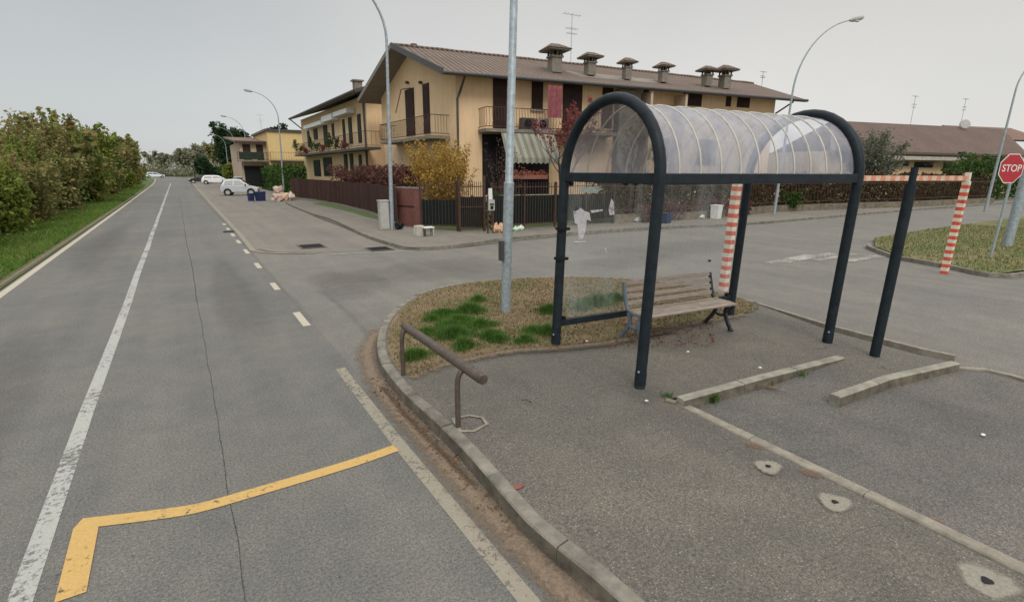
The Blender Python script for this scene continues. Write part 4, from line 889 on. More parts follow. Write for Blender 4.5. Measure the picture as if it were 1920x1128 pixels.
a0_, z_ = onp(950, 328, (FP[0]+FD[1]*1.6, FP[1]-FD[0]*1.6), FD); a1_, _ = onp(1024, 328, (FP[0]+FD[1]*1.6, FP[1]-FD[0]*1.6), FD)
b = MB(); wall_box(b, FP, FD, a0_, a1_, z_-0.2, z_-0.0, 1.5, 1.8, mat('terracotta_planter', (0.3, 0.12, 0.08))); b.build('trough', t)
pts = [(FP[0]+FD[0]*s_+FD[1]*1.6+random.gauss(0, .08), FP[1]+FD[1]*s_-FD[0]*1.6+random.gauss(0, .08), z_+abs(random.gauss(0, 0.1))) for s_ in np.linspace(a0_, a1_, 500)]
leaves(pts, 0.07, M_flower, 'flowers', t)
b = MB(); wall_box(b, FP, FD, a0_-1.5, a1_+1.2, 1.25, 1.34, 2.4, 2.56, M_concl)
for i in range(26): s_ = a0_-1.4+(a1_-a0_+2.6)*i/25; wall_box(b, FP, FD, s_-0.04, s_+0.04, 0.6, 1.25, 2.44, 2.52, M_concl)
wall_box(b, FP, FD, a0_-1.5, a1_+1.2, 0.1, 0.6, 2.38, 2.58, M_stack); b.build('terrace_balustrade', house)
# ------------------------------------------------------------------ second house
H2 = thing('balcony_house', 'pale ochre two storey house with a long first floor balcony behind the corner house', 'house', (11.9, 38, 0))
b = MB(); b.hexa([(11.9, 38, 0), (21, 38, 0), (21, 61, 0), (11.9, 61, 0), (11.9, 38, 7.6), (21, 38, 7.6), (21, 61, 7.6), (11.9, 61, 7.6)], M_wall2); b.build('wall', H2)
b = MB(); e0, e1 = (10.8, 36.9, 7.75), (10.8, 60.6, 7.75); slab(b, [e0, e1, (16.5, 62, 9.6), (16.5, 36.9, 9.6)], 0.2, T_far, M_soff, M_fasc); slab(b, [(16.5, 36.9, 9.6), (16.5, 62, 9.6), (22.2, 61, 7.75), (22.2, 36.9, 7.75)], 0.2, T_far, M_soff, M_fasc); r2 = b.build('roof', H2)
b = MB(); b.tube([(10.72, 37, 7.62), (10.72, 60.7, 7.62)], 0.1, M_fasc, 6); b.tube([(10.75, 60.5, 7.6), (11.85, 60.6, 6.7)], 0.06, M_fasc, 5); b.tube([(11.8, 38.3, 7.5), (11.8, 38.3, 0.2)], 0.07, M_fasc, 6); b.build('gutter', H2)
pc = at_depth(670, 158, 43); b = MB(); b.box((pc[0], 43, pc[2]-0.3), (0.6, 0.6, 1.0), M_stack); b.box((pc[0], 43, pc[2]+0.24), (0.85, 0.85, 0.1), M_soff); b.build('chimney', r2)
W2, D2, N2 = (11.9, 38.0), (0.0, 1.0), (-1.0, 0.0)
_, zb2 = onp(683, 275, (10.8, 38), D2); sA, _ = onp(684, 275, (10.8, 38), D2); sB, _ = onp(552, 285, (10.8, 38), D2)
balcony(H2, W2, D2, sA, min(sB, 24.5), zb2, 1.1, N2, curvy=False, nb=0.3, slabm=M_fasc)
for a_ in ((676, 214, 670, 268), (659, 220, 653, 270), (646, 224, 642, 272), (626, 232, 622, 262), (613, 234, 606, 276), (595, 242, 588, 262), (580, 245, 576, 276), (651, 289, 645, 330), (662, 288, 656, 325), (678, 290, 673, 322), (622, 295, 606, 330), (600, 300, 588, 330)): opening(H2, *a_, W2, D2, N2, m=M_shutg, frame=M_shutg, split=False)
b = MB()
for x0, x1, y0, y1 in ((575, 607, 226, 243), (609, 628, 213, 230), (631, 656, 203, 220)):
    p_ = (11.5, 38); s0, z1 = onp(x1, y0, p_, D2); s1, z0 = onp(x0, y1, p_, D2); wall_box(b, W2, D2, s0, s1, min(z0, z1), max(z0, z1)-0.0, 0.06, 0.7, M_white, N2)
b.build('rolled_awning', H2)
for i in range(9): s_ = 3+i*2.3; plant('balcony_plant', ORD[i]+' potted plant from the near end of the long first floor balcony', 'plant', (10.95, 38+s_, zb2), 0.5+0.5*(i % 3), 0.35, 4, 'hedge' if i % 3 else 'red', 240, 0.09, 300+i, 'potted plants on the long balcony', sig=0.15, r0=0.02)
# ------------------------------------------------------------------ third house with a flat roof, and its tiled wing
H3 = thing('flat_roof_house', 'yellow flat roofed house with a dark brown balcony, third along the road', 'house', (10.4, 75, 0))
b = MB(); b.box((14.4, 82, 3.6), (8, 14, 7.2), M_wall3); b.build('wall', H3)
b = MB(); b.box((14.4, 82, 7.35), (8.5, 14.5, 0.28), M_fasc); b.build('roof', H3)
b = MB(); b.box((8.9, 84, 2.95), (3.2, 14, 5.9), M_wallp); b.build('wing', H3)
b = MB(); slab(b, [(6.6, 76.2, 6.0), (10.6, 76.2, 6.0), (10.6, 92, 7.2), (6.6, 92, 7.2)], 0.2, T_far, M_soff, M_fasc); b.build('wing_roof', H3)
b = MB(); b.box((8.4, 75.45, 4.15), (2.9, 0.06, 0.85), M_shutg); b.build('balcony_screen', H3); b = MB(); b.box((8.7, 76.88, 1.6), (2.4, 0.1, 2.6), M_black); b.build('garage_door', H3)
balcony(H3, (6.8, 76.9), (1.0, 0.0), 0.0, 3.5, 3.6, 1.4, curvy=False, slabm=M_stack, nb=0.3); balcony(H3, (10.4, 75), (1.0, 0.0), 0.0, 8.0, 3.6, 1.2, curvy=False, nb=0.3, slabm=M_fasc)
for x0, x1, z0, z1 in ((7.6, 8.5, 3.7, 5.6), (9.2, 10.0, 3.7, 5.6), (7.6, 9.8, 0.4, 2.9)): 
    b = MB(); b.box(((x0+x1)/2, 76.97, (z0+z1)/2), (x1-x0, 0.06, z1-z0), M_shut); b.build('window', H3)
for x0, x1, z0, z1 in ((12.2, 13.0, 1.2, 2.6), (15.5, 16.5, 3.7, 5.8)):
    b = MB(); b.box(((x0+x1)/2, 74.97, (z0+z1)/2), (x1-x0, 0.06, z1-z0), M_shut); b.build('window', H3)
antenna((11.0, 84, 7.4), 2.6, H3, 0.7)
# ------------------------------------------------------------------ right-hand houses
H4 = thing('low_long_house', 'long low house with a broad red brown tiled roof on the right', 'house', (48, 21.5, 0))
E0, E1 = Vector((*G(1560, 281, 4.2), 4.2)), Vector((*G(1930, 291, 4.2), 4.2)); dR = (E1-E0).normalized()
K0, K1 = Vector((*G(1560, 226, 7.0), 7.0)), Vector((*G(1880, 242, 7.0), 7.0))
b = MB(); slab(b, [E0, E1, K1, K0], 0.2, T_r, M_soff, M_soff); bk = Vector((0.25, 1, 0)).normalized()*7
slab(b, [K0, K1, K1+bk-Vector((0, 0, 2.8)), K0+bk-Vector((0, 0, 2.8))], 0.2, T_r, M_soff, M_fasc); r4 = b.build('roof', H4)
w0 = E0+Vector((0.4, 0.9, 0)); w1 = E1+Vector((0.4, 0.9, 0)); b = MB(); b.hexa([(w0.x, w0.y, 0), (w1.x, w1.y, 0), (w1.x+2, w1.y+9, 0), (w0.x+2, w0.y+9, 0), (w0.x, w0.y, 4.15), (w1.x, w1.y, 4.15), (w1.x+2, w1.y+9, 4.15), (w0.x+2, w0.y+9, 4.15)], M_wall); b.build('wall', H4)
d4 = ((w1-w0).x/(w1-w0).length, (w1-w0).y/(w1-w0).length); p4 = (w0.x, w0.y)
for a_ in ((1715, 304, 1750, 314), (1770, 306, 1792, 316), (1668, 303, 1704, 311), (1800, 292, 1818, 312), (1860, 290, 1900, 315), (1690, 330, 1700, 345)): opening(H4, *a_, p4, d4, m=M_shut, slats=False)
b = MB(); s0, z0 = onp(1640, 297, p4, d4); s1, _ = onp(1790, 300, p4, d4); wall_box(b, p4, d4, s0, s1, z0-0.1, z0+0.2, 0.0, 1.0, M_concl); b.build('ledge', H4)
antenna((K0.x+(K1.x-K0.x)*0.42, K0.y+(K1.y-K0.y)*0.42, 7), 2.6, r4, 0.7); antenna((K0.x+(K1.x-K0.x)*0.72, K0.y+(K1.y-K0.y)*0.72, 7), 2.7, r4, 0.7)
q = K0.lerp(K1, 0.70)+Vector((0, -0.6, 0.2)); b = MB(); b.tube([q, q+Vector((-0.06, -0.06, 0.02))], [0.5, 0.42], M_grey, 14); b.tube([q, q+Vector((0, 0, -0.5))], 0.03, M_galv, 5); b.build('satellite_dish', r4)
H5 = thing('red_roof_house', 'distant house with a red tiled roof at the right edge behind the long low house', 'house', (100, 24, 0))
c = at_depth(1900, 262, 26); b = MB(); b.box((c[0]+4, 34, c[2]/2), (14, 8, c[2]), M_wallp); b.build('wall', H5)
b = MB(); e = Vector((c[0]-4, 29, c[2]+0.2)); slab(b, [e, e+Vector((17, -4, 0)), e+Vector((17, 1, 2.2)), e+Vector((2, 5, 2.2))], 0.25, T_far, M_soff, M_fasc); b.build('roof', H5)
# ------------------------------------------------------------------ fences
def fence_run(label, name, pts, z0, h, kind, group=None, screen=None, nb=0.13, post=2.0):
    t = thing(name, label, 'fence', (pts[0][0], pts[0][1], z0), group); pan = MB(); psts = []
    for i in range(len(pts)-1):
        a, c = Vector((*pts[i], z0)), Vector((*pts[i+1], z0)); L_ = (c-a).length; d = (c-a)/L_; n = max(1, round(L_/post))
        for k_ in range(n+(i == len(pts)-2)): psts.append(a+d*(L_*k_/n))
        if kind == 'sheet':
            pan.beam(a+Vector((0.06, 0, h/2+0.1)), c+Vector((0.06, 0, h/2+0.1)), 0.02, h-0.3, M_black)
            m_ = int(L_/0.15)
            for k_ in range(m_): q = a+d*(L_*(k_+0.5)/m_)+Vector((-d.y*0.03, d.x*0.03, 0)); pan.box((q.x, q.y, z0+h/2+0.1+random.uniform(-.01, .01)), (0.105, 0.02, h-0.16), random.choice((M_bfence, M_bfence, M_bfence2)), math.atan2(d.y, d.x))
        else:
            for zz in (0.2, h-0.18): pan.beam(a+Vector((0, 0, zz)), c+Vector((0, 0, zz)), 0.03, 0.035, M_rail)
            m_ = int(L_/nb)
            for k_ in range(m_): q = a+d*(L_*(k_+0.5)/m_); pan.tube([(q.x, q.y, z0+0.12), (q.x, q.y, z0+h)], 0.013, M_rail, 4)
    pan.build('panel', t)
    if screen:
        b = MB()
        for i in range(len(pts)-1):
            a, c = Vector((*pts[i], z0)), Vector((*pts[i+1], z0)); nn_ = Vector((-(c-a).y, (c-a).x, 0)).normalized()*0.04; L_ = (c-a).length; m_ = max(1, int(L_/0.07)); d = (c-a)/m_
            for k_ in range(m_):
                off = nn_*(1.0 if k_ % 2 else 1.25); b.beam(a+off+d*k_+Vector((0, 0, screen/2+0.12)), a+off+d*(k_+1)+Vector((0, 0, screen/2+0.12)), 0.012, screen-0.1, M_dgreen)
        b.build('screen', t)
    for q in psts: b = MB(); b.box((q.x, q.y, z0+h/2), (0.06, 0.06, h+0.04), M_rail); b.build('post', t)
    return t
bf = GL([(745, 424), (725, 413), (696, 401), (640, 386), (548, 371)], 0.1)
b = MB(); b2 = MB()
t = fence_run('long dark brown sheet fence along the pavement left of the corner lamp', 'brown_fence', bf, 0.12, 1.62, 'sheet', post=2.4)
bp = MB()
for i in range(len(bf)-1): bp.beam((*bf[i], 0.1), (*bf[i+1], 0.1), 0.2, 0.26, M_stack)
bp.build('plinth', t)
f1 = GL([(790, 432), (858, 433)], 0.1); f2 = GL([(922, 432), (1040, 426), (1149, 418)], 0.1)
fence_run('brown railing fence with a dark lower screen between the maroon pillar and the gate', 'railing_fence', f1, 0.12, 1.95, 'bars', 'railings of the corner house', 1.15)
fence_run('brown railing fence with a green lower screen right of the pedestrian gate', 'railing_fence', f2, 0.12, 1.9, 'bars', 'railings of the corner house', 1.3)
gt = GL([(862, 434), (908, 433)], 0.1); t = thing('garden_gate', 'narrow iron garden gate with a dark green screen between two posts', 'gate', (*gt[0], 0.1))
b = MB(); a, c = Vector((*gt[0], 0.12)), Vector((*gt[1], 0.12)); d = (c-a)
for k_ in range(12): q = a+d*(k_+0.5)/12; b.tube([(q.x, q.y, 0.2), (q.x, q.y, 2.05)], 0.013, M_rail, 4)
for zz in (0.1, 0.95, 1.75): b.beam(a+Vector((0, 0, zz)), c+Vector((0, 0, zz)), 0.03, 0.04, M_rail)
b.build('leaf', t)
b = MB(); b.beam(a+Vector((0, 0.04, 0.75)), c+Vector((0, 0.04, 0.75)), 0.012, 1.2, M_dgreen); b.build('screen', t)
for q in (a, c): b = MB(); b.box((q.x, q.y, 1.2), (0.09, 0.09, 2.2), M_rail); b.build('gate_post', t)
m0 = G(919, 437, 0.1); t = thing('letterbox_panel', 'pale rounded intercom plate over a letterbox on the gate post', 'letterbox', (*m0, 0.1)); b = MB()
dep = (RM.T @ np.array([m0[0], m0[1], -H]))[2]; ppm = 960/dep
z1 = onp(919, 353, m0, FD)[1]; z0 = onp(919, 374, m0, FD)[1]; zz0 = onp(919, 394, m0, FD)[1]
b.box((m0[0], m0[1]-0.02, (z0+z1)/2), (0.17, 0.07, z1-z0), M_white, taper=0.8); b.build('intercom', t)
b = MB(); b.box((m0[0]+0.03, m0[1]-0.03, (z0+zz0)/2-0.01), (0.27, 0.12, z0-zz0), M_grey); b.box((m0[0]+0.03, m0[1]-0.1, (z0+zz0)/2+0.03), (0.16, 0.03, 0.05), M_black); b.box((m0[0]+0.03, m0[1]-0.1, (z0+zz0)/2-0.1), (0.12, 0.03, 0.12), M_black); b.build('letterbox', t)
b = MB(); b.box((m0[0]-0.1, m0[1], 0.8), (0.05, 0.05, 1.5), M_rail); b.box((m0[0]+0.14, m0[1], 0.8), (0.05, 0.05, 1.5), M_rail); b.build('post', t)
# pillar, cabinet, block
a, c = G(748, 423, 0.1), G(790, 432, 0.1)
t = thing('brick_pillar', 'squat maroon pillar with a pale cap at the corner of the fences', 'pillar', (8.45, 21.6, 0.1)); b = MB()
q0, q1 = Vector((*G(745, 422, 0.1), 0.1)), Vector((*G(779, 426, 0.1), 0.1)); q2 = q1+Vector((0.35, -0.1, 0)); q3 = q0+(q2-q1)
b.hexa([q0, q1, q2, q3]+[p+Vector((0, 0, 1.62)) for p in (q0, q1, q2, q3)], M_maroon)
b.build('shaft', t); cc_ = (q0+q2)/2; b = MB(); b.hexa([cc_+(p-cc_)*1.06+Vector((0, 0, 1.62)) for p in (q0, q1, q2, q3)]+[cc_+(p-cc_)*1.06+Vector((0, 0, 1.68)) for p in (q0, q1, q2, q3)], M_stack); b.build('cap', t)
b = MB(); d_ = (q1-q0); nn_ = Vector((d_.y, -d_.x, 0)).normalized()*0.012
if nn_.y > 0: nn_ = -nn_
for z_ in (0.85, 0.89): b.beam(q0+nn_+Vector((0, 0, z_)), q1+nn_+Vector((0, 0, z_)), 0.01, 0.015, M_black)
b.build('door_seam', t)
g = G(724, 431, 0.1); t = thing('utility_cabinet', 'narrow pale grey utility cabinet left of the corner lamp', 'cabinet', (*g, 0.1)); b = MB(); b.box((g[0]-0.02, g[1]+0.15, 0.68), (0.38, 0.3, 1.16), M_grey); b.build('case', t, bevel=0.02)
b = MB(); b.box((g[0]-0.02, g[1]-0.006, 0.66), (0.31, 0.02, 1.02), M_grey); b.build('door', t, bevel=0.006); b = MB(); b.box((g[0]-0.02, g[1]+0.15, 1.28), (0.42, 0.34, 0.05), M_grey); b.build('lid', t)
g = G(789, 443, 0.1); b = MB(); b.box((g[0], g[1]+0.15, 0.29), (0.36, 0.3, 0.4), M_concl, 0.1, taper=0.85); b.build('concrete_block', bevel=0.02, label='rough pale concrete block on the pavement below the maroon pillar', cat='concrete block')
g = G(806, 443, 0.1); t = thing('small_stand', 'small low stand with a white top edge beside the concrete block', 'stand', (*g, 0.1)); b = MB(); b.box((g[0], g[1]+0.15, 0.42), (0.4, 0.3, 0.04), M_white); b.build('top', t)
for sx_ in (-0.16, 0.16): b = MB(); b.box((g[0]+sx_, g[1]+0.15, 0.25), (0.04, 0.28, 0.3), M_concl if sx_ > 0 else M_fasc); b.build('leg', t)
for i, (px, py, m_, nm, lb) in enumerate(((930, 436, M_orange, 'plastic_bag', 'orange plastic bag slumped at the foot of the railing left of the thick lamp column'), (939, 436, M_orange, 'plastic_bag', 'second orange plastic bag half hidden by the thick lamp column'), (966, 433, M_mint, 'plastic_bag', 'pale green plastic bag right of the thick lamp column'), (976, 431, M_white, 'plastic_bag', 'small white bag beside the pale green bag'), (748, 430, M_black, 'bin_bag', 'black bin bag behind the corner lamp'))):
    g = G(px, py, 0.1); b = MB(); b.blob((g[0], g[1], 0.26 if m_ in (M_orange, M_black) else 0.18), (0.17, 0.15, 0.19 if m_ in (M_orange, M_black) else 0.09), m_, i, amp=0.3); b.blob((g[0]+0.02, g[1], 0.44 if m_ in (M_orange, M_black) else 0.26), (0.05, 0.05, 0.07), m_, i+9, 1, amp=0.3); b.build(nm, smooth=True, label=lb, cat='bag')
# items along the far pavement seen through the shelter
def tub(px, py, wpx, hpx, m, label, name='plastic_bin', cat='bin', tall=False, group=None, z=0.1):
    g = G(px, py, z); dep = (RM.T @ np.array([g[0], g[1], -H]))[2]; W = wpx/960*dep; Hh = hpx/960*dep*1.02
    t = thing(name, label, cat, (*g, z), group); b = MB(); b.box((g[0], g[1]+W/2, z+Hh/2), (W*0.82, W*0.75, Hh), m, 0.2, taper=1.15); b.build('body', t, bevel=0.02)
    b = MB(); b.box((g[0], g[1]+W/2, z+Hh+0.015), (W, W*0.92, 0.05), m, 0.2); b.build('rim', t); return t
tub(1255, 419, 20, 17, M_blue, 'dark blue bin on the far pavement behind the shelter glass')
tub(1350, 411, 19, 24, M_white, 'white plastic bin on the far pavement behind the striped post')
tub(1378, 410, 8, 20, mat('mid_blue', (0.06, 0.2, 0.42)), 'slim light blue bin beside the striped post')
tub(472, 377, 11, 13, M_blue, 'navy crate at the front wheel of the silver car, left of two', 'recycling_crate', 'crate', z=0)
tub(490, 377, 17, 16, M_blue, 'wider navy crate right of the narrower one by the silver car', 'recycling_crate', 'crate', z=0)
for i, (px, py, sx_, m_) in enumerate(((1193, 416, 0.35, M_white), (1225, 414, 0.22, M_pinkbag), (1290, 411, 0.5, M_white), (1310, 410, 0.35, M_white), (1413, 400, 0.3, M_pinkbag))):
    g = G(px, py, 0.1); b = MB(); b.blob((g[0], g[1], 0.2), (sx_, 0.2, 0.13), m_, i+60, amp=0.35)
    b.build('rubbish_bag', smooth=True, label=['small white bag on the far pavement left of the blue bin', 'beige bag on the far pavement just left of the front shelter post', 'flat white bag right of the dark blue bin', 'white bag between the flat bag and the white bin', 'pinkish bag right of the rear right shelter post'][i], cat='bag', group='rubbish bags on the far pavement')
for i, (px, py, m_, r_) in enumerate(((523, 374, M_pinkbag, 0.5), (533, 373, M_orange, 0.42), (540, 375, M_white, 0.35), (527, 365, M_pinkbag, 0.4), (550, 374, M_pinkbag, 0.3))):
    g = G(px, 375, 0.1); b = MB(); b.blob((g[0], g[1]+0.2*i, 0.3+(0.55 if i == 3 else 0)), (r_, 0.4, 0.36), m_, i+80, amp=0.35)
    b.build('rubbish_bag', smooth=True, label=['beige rubbish bag at the left of the heap by the lamp', 'orange rubbish bag in the middle of the heap by the lamp', 'white rubbish bag at the right of the heap by the lamp', 'pinkish rubbish bag on top of the heap by the lamp', 'small beige bag at the far right of the heap by the fence end'][i], cat='bag', group='rubbish heap by the second lamp')
# fence and garden wall that run on to the right
wall = GL([(1149, 418), (1300, 411), (1454, 397), (1603, 391), (1698, 388), (1860, 380)], 0.1)
t = thing('garden_wall', 'low mossy garden wall with railings behind the shelter and off to the right', 'wall', (*wall[0], 0.1)); b = MB()
for i in range(len(wall)-1): b.beam((*wall[i], 0.27), (*wall[i+1], 0.27), 0.22, 0.44, M_moss)
b.build('plinth', t); b = MB()
for i in range(len(wall)-1):
    a, c = Vector((*wall[i], 0.5)), Vector((*wall[i+1], 0.5)); n = int((c-a).length/0.3)
    for zz in (0.2, 1.3): b.beam(a+Vector((0, 0, zz)), c+Vector((0, 0, zz)), 0.04, 0.04, M_rail)
    for k_ in range(n): q = a.lerp(c, k_/n); b.tube([q, q+Vector((0, 0, 1.45))], 0.016, M_rail, 4)
b.build('railing', t)
# ------------------------------------------------------------------ vehicles
def car(label, loc, rz, paint, L_=3.9, Hc=1.48, Wd=1.62, name='parked_car', van=False):
    t = thing(name, label, 'car', (0, 0, 0), 'cars parked along the road'); pm = mat('car_paint_'+paint[0], paint[1], 0.3, 0.05, 2); X = L_/2
    prof = [(-X, 0.32), (-X-0.02, 0.6), (-X+0.04, 0.9), (-X+0.12, 0.98), (X*0.42, 0.96), (X*0.82, 0.82), (X*0.98, 0.66), (X, 0.45), (X-0.03, 0.28)]
    b = MB(); n = len(prof); vs = []
    for wv in (-1, 1):
        for x, z in prof: vs.append((x, wv*Wd/2*(1.0 if 0.4 < z < 0.8 else 0.95), z))
    b.add(vs, [tuple(range(n))[::-1], tuple(range(n, 2*n))]+[(i, (i+1) % n, n+(i+1) % n, n+i) for i in range(n)], pm); b.build('body', t, bevel=0.08, smooth=True)
    gh = [(-X+0.08, 0.95), (-X+0.34, Hc-0.14), (-X+0.62, Hc-0.02), (-X*0.2, Hc), (X*0.02, Hc-0.03), (X*0.16, Hc-0.1), (X*0.6, 0.92)]; b = MB(); n = len(gh); vs = []
    for wv in (-1, 1):
        for x, z in gh: vs.append((x, wv*(Wd/2-0.05-0.17*(z-0.95)/0.5), z))
    b.add(vs, [tuple(range(n))[::-1], tuple(range(n, 2*n))]+[(i, (i+1) % n, n+(i+1) % n, n+i) for i in range(n)], pm); b.build('cabin', t, bevel=0.06, smooth=True)
    for sd_ in (-1, 1):
        for w_ in ([(-X+0.34, 1.0), (-X+0.5, Hc-0.17), (-X*0.3, Hc-0.12), (-X*0.3, 1.0)], [(-X*0.26, 1.0), (-X*0.26, Hc-0.12), (X*0.06, Hc-0.14), (X*0.42, 1.0)]):
            b = MB(); q = [(x, sd_*(Wd/2-0.05-0.17*(z-0.95)/0.5+0.006), z) for x, z in w_]; b.add(q, [(0, 1, 2, 3) if sd_ > 0 else (3, 2, 1, 0)], M_glassd); b.build('side_window', t)
    k_ = Wd/2-0.16; b = MB(); b.add([(X*0.575, -k_-0.04, 0.96), (X*0.575, k_+0.04, 0.96), (X*0.185, k_-0.06, Hc-0.1), (X*0.185, -k_+0.06, Hc-0.1)], [(0, 1, 2, 3)], M_glassd); b.build('windscreen', t)
    b = MB(); b.add([(-X+0.095, -k_, 1.02), (-X+0.095, k_, 1.02), (-X+0.25, k_-0.08, Hc-0.1), (-X+0.25, -k_+0.08, Hc-0.1)], [(3, 2, 1, 0)], M_glassd); b.build('rear_window', t)
    for sx_ in (-X+0.62, X-0.62):
        for sd_ in (-1, 1):
            y = sd_*(Wd/2-0.09); b = MB(); b.tube([(sx_, y-0.1, 0.3), (sx_, y+0.1, 0.3)], 0.3, M_tyre, 18); w_ = b.build('wheel', t, smooth=True)
            b = MB(); b.tube([(sx_, y+sd_*0.095, 0.3), (sx_, y+sd_*0.108, 0.3)], 0.19, M_grey, 14); b.build('rim', w_)
            b = MB(); b.tube([(sx_, y-0.07, 0.33), (sx_, y+sd_*0.082, 0.33)], 0.36, M_black, 18); b.build('wheel_arch', t)
    for sd_ in (-1, 1):
        b = MB(); b.box((X-0.09, sd_*(Wd/2-0.24), 0.68), (0.12, 0.3, 0.15), M_white); b.build('headlight', t, bevel=0.02)
        b = MB(); b.box((-X+0.03, sd_*(Wd/2-0.13), 0.85), (0.08, 0.16, 0.24), M_red); b.build('tail_light', t)
        b = MB(); b.box((X*0.36, sd_*(Wd/2+0.05), 1.02), (0.12, 0.16, 0.12), M_black); b.build('mirror', t, bevel=0.02)
    for x in (-X-0.01, X-0.02): b = MB(); b.box((x, 0, 0.42), (0.08, Wd*0.86, 0.16), M_fasc); b.build('bumper_strip', t)
    t.location = loc; t.rotation_euler = (0, 0, rz); return t
silver = ('silver', (0.5, 0.52, 0.54)); wh = ('white', (0.78, 0.78, 0.77))
car('small silver hatchback parked side on, nearest of the cars in the bay', (5.05, 57.6, 0), R(-12), silver, 3.25, 1.56)
car('white hatchback parked side on beyond the silver car', (5.6, 101, 0), R(-8), wh, 4.5, 1.46)
car('pale grey car facing the road between the silver and the white car', (6.9, 79, 0), R(-100), ('pale', (0.55, 0.57, 0.58)), 3.9, 1.5)
car('dark car half hidden behind the white hatchback', (3.6, 109, 0), R(180), ('dark', (0.03, 0.03, 0.035)), 3.9, 1.45)
car('distant white car at the bend of the main road', (-5.2, 178, 0), R(15), ('far_white', (0.75, 0.78, 0.82)), 4.4, 1.5)
g = G(1872, 379, 0); car('white car parked at the far right beyond the stop sign', (72, 15.2, 0), R(-10), ('pearl', (0.7, 0.7, 0.72)), 4.0, 1.5)
# ------------------------------------------------------------------ vegetation
# left hedgerow
LT = []
spec = [('olive', 11), ('olive', 12), ('olive', 13), ('lime', 14), ('olive', 15), ('olive', 16)]
ys = [27.5, 31.5, 35.5, 40, 45, 50.5, 57, 64, 72, 81, 92, 104, 118, 134]
hs_ = [2.7, 2.9, 3.3, 3.7, 4.9, 5.8, 6.0, 6.2, 6.3, 6.0, 5.9, 5.9, 5.9, 5.9]
protos = []
for i, y in enumerate(ys):
    x = -7.6+random.uniform(-0.3, 0.3)-(y > 100)*(y-100)*0.03; hh = hs_[i]
    lab = ORD[i]+' tree from the near end of the autumn hedgerow along the left verge'
    if i < 5 or i == 7:
        t = plant('hedgerow_tree', lab, 'tree', (x, y, -0.05), hh, 1.9, 26, spec[i % 6][0], 9500, 0.098, 40+i, 'trees of the hedgerow on the left', 0.08, 0.27, shoots=12, up=0.5, r0=0.06, stems=2); protos.append((t, hh))
    else:
        p_, ph = protos[(i*2+1) % len(protos)]; t = dup(p_, (x, y, -0.05), random.uniform(0, 6), lab); k_ = hh/ph; t.scale = (k_*1.1, k_*1.1, k_)
ys = [20.5, 22.5, 24.8, 27.3, 30, 33, 36.5, 40.5, 45, 50, 56, 63, 71, 80, 91, 104, 120, 138]
protos = []
for i, y in enumerate(ys):
    x = -6.5+(0.3 if i % 2 else -0.2)+0.3*(y > 48)-(y > 100)*(y-100)*0.03; hh = [2.7, 2.4, 3.2, 2.7, 3.3][i % 5]
    lab = ORD[i]+' low shrub from the near end at the foot of the hedgerow'
    if i < 6:
        t = plant('hedgerow_shrub', lab, 'shrub', (x, y, -0.05), hh, 1.5, 14, ['lime', 'olive', 'hedge', 'lime', 'olive', 'olive'][i], 8500, 0.092, 70+i, 'shrubs along the left verge', 0.0, 0.34, shoots=8, up=0.8, r0=0.03, stems=2); protos.append((t, hh))
    else:
        p_, ph = protos[2+(i % 4)]; t = dup(p_, (x, y, -0.05), random.uniform(0, 6), lab); k_ = hh/ph; t.scale = (1.2, 1.2, k_)
# tall ivy clump at the left edge
for i, (x, y, hh, lf) in enumerate(((-9.2, 29.5, 3.4, 'faded'), (-10.5, 37, 4.8, 'olive'))): plant('pale_tree' if not i else 'hedgerow_tree', ['pale thin leaved tree behind the hedgerow at the left edge', 'tall tree behind the hedgerow near the left edge'][i], 'tree', (x, y, 0), hh, 1.8, 16, lf, 5000, 0.12, 90+i, None, 0.2, 0.4)
# far trees closing the road
far = [(-22, 235, 14, 'faded'), (-13, 225, 13, 'olive'), (-5, 240, 9, 'faded'), (3, 230, 10, 'faded'), (9, 235, 12.5, 'faded'), (14, 222, 11, 'olive'), (20, 240, 12, 'faded'), (-32, 240, 12, 'faded'), (27, 230, 9, 'olive')]
fp = {}
for i, (x, y, hh, lf) in enumerate(far):
    lab = ORD[i]+' distant tree in the row beyond the bend, counted by depth of planting'
    lab = ['faded tree above the far end of the left hedgerow', 'olive tree left of the road end', 'low faded tree straight above the road end', 'faded tree just right of the road end', 'taller faded tree right of the road end', 'olive tree between the road end and the dark round tree', 'faded tree peeping beside the dark round tree', 'faded tree behind the far left hedgerow', 'low olive tree behind the dark round tree'][i]
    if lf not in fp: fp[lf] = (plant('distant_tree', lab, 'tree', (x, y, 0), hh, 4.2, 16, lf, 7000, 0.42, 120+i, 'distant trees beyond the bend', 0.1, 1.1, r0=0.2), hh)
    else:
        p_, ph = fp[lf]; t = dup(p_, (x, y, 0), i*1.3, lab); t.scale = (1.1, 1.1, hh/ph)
b = MB(); pts = []
for i in range(9000): x = random.uniform(-40, 45); pts.append((x, 200+abs(x)*0.3+random.uniform(0, 6), abs(random.gauss(0, 1.6))*1.2))
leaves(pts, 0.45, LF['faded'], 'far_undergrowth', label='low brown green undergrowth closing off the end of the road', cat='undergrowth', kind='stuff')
plant('round_tree', 'big dark green round tree beyond the flat roofed house', 'tree', (12.6, 150, 0), 13.0, 4.0, 24, 'dark', 14000, 0.4, 140, None, 0.15, 1.25, r0=0.2)
plant('round_tree', 'smaller dark green tree peeping above the flat roofed house', 'tree', (22.5, 150, 0), 13.2, 3.2, 16, 'dark', 8000, 0.4, 141, None, 0.3, 1.2, r0=0.2)
plant('dark_shrub', 'dark green shrub left of the big round tree', 'shrub', (4.9, 122, 0), 5.0, 2.0, 12, 'dark', 5000, 0.25, 142, None, 0.1, 0.6)
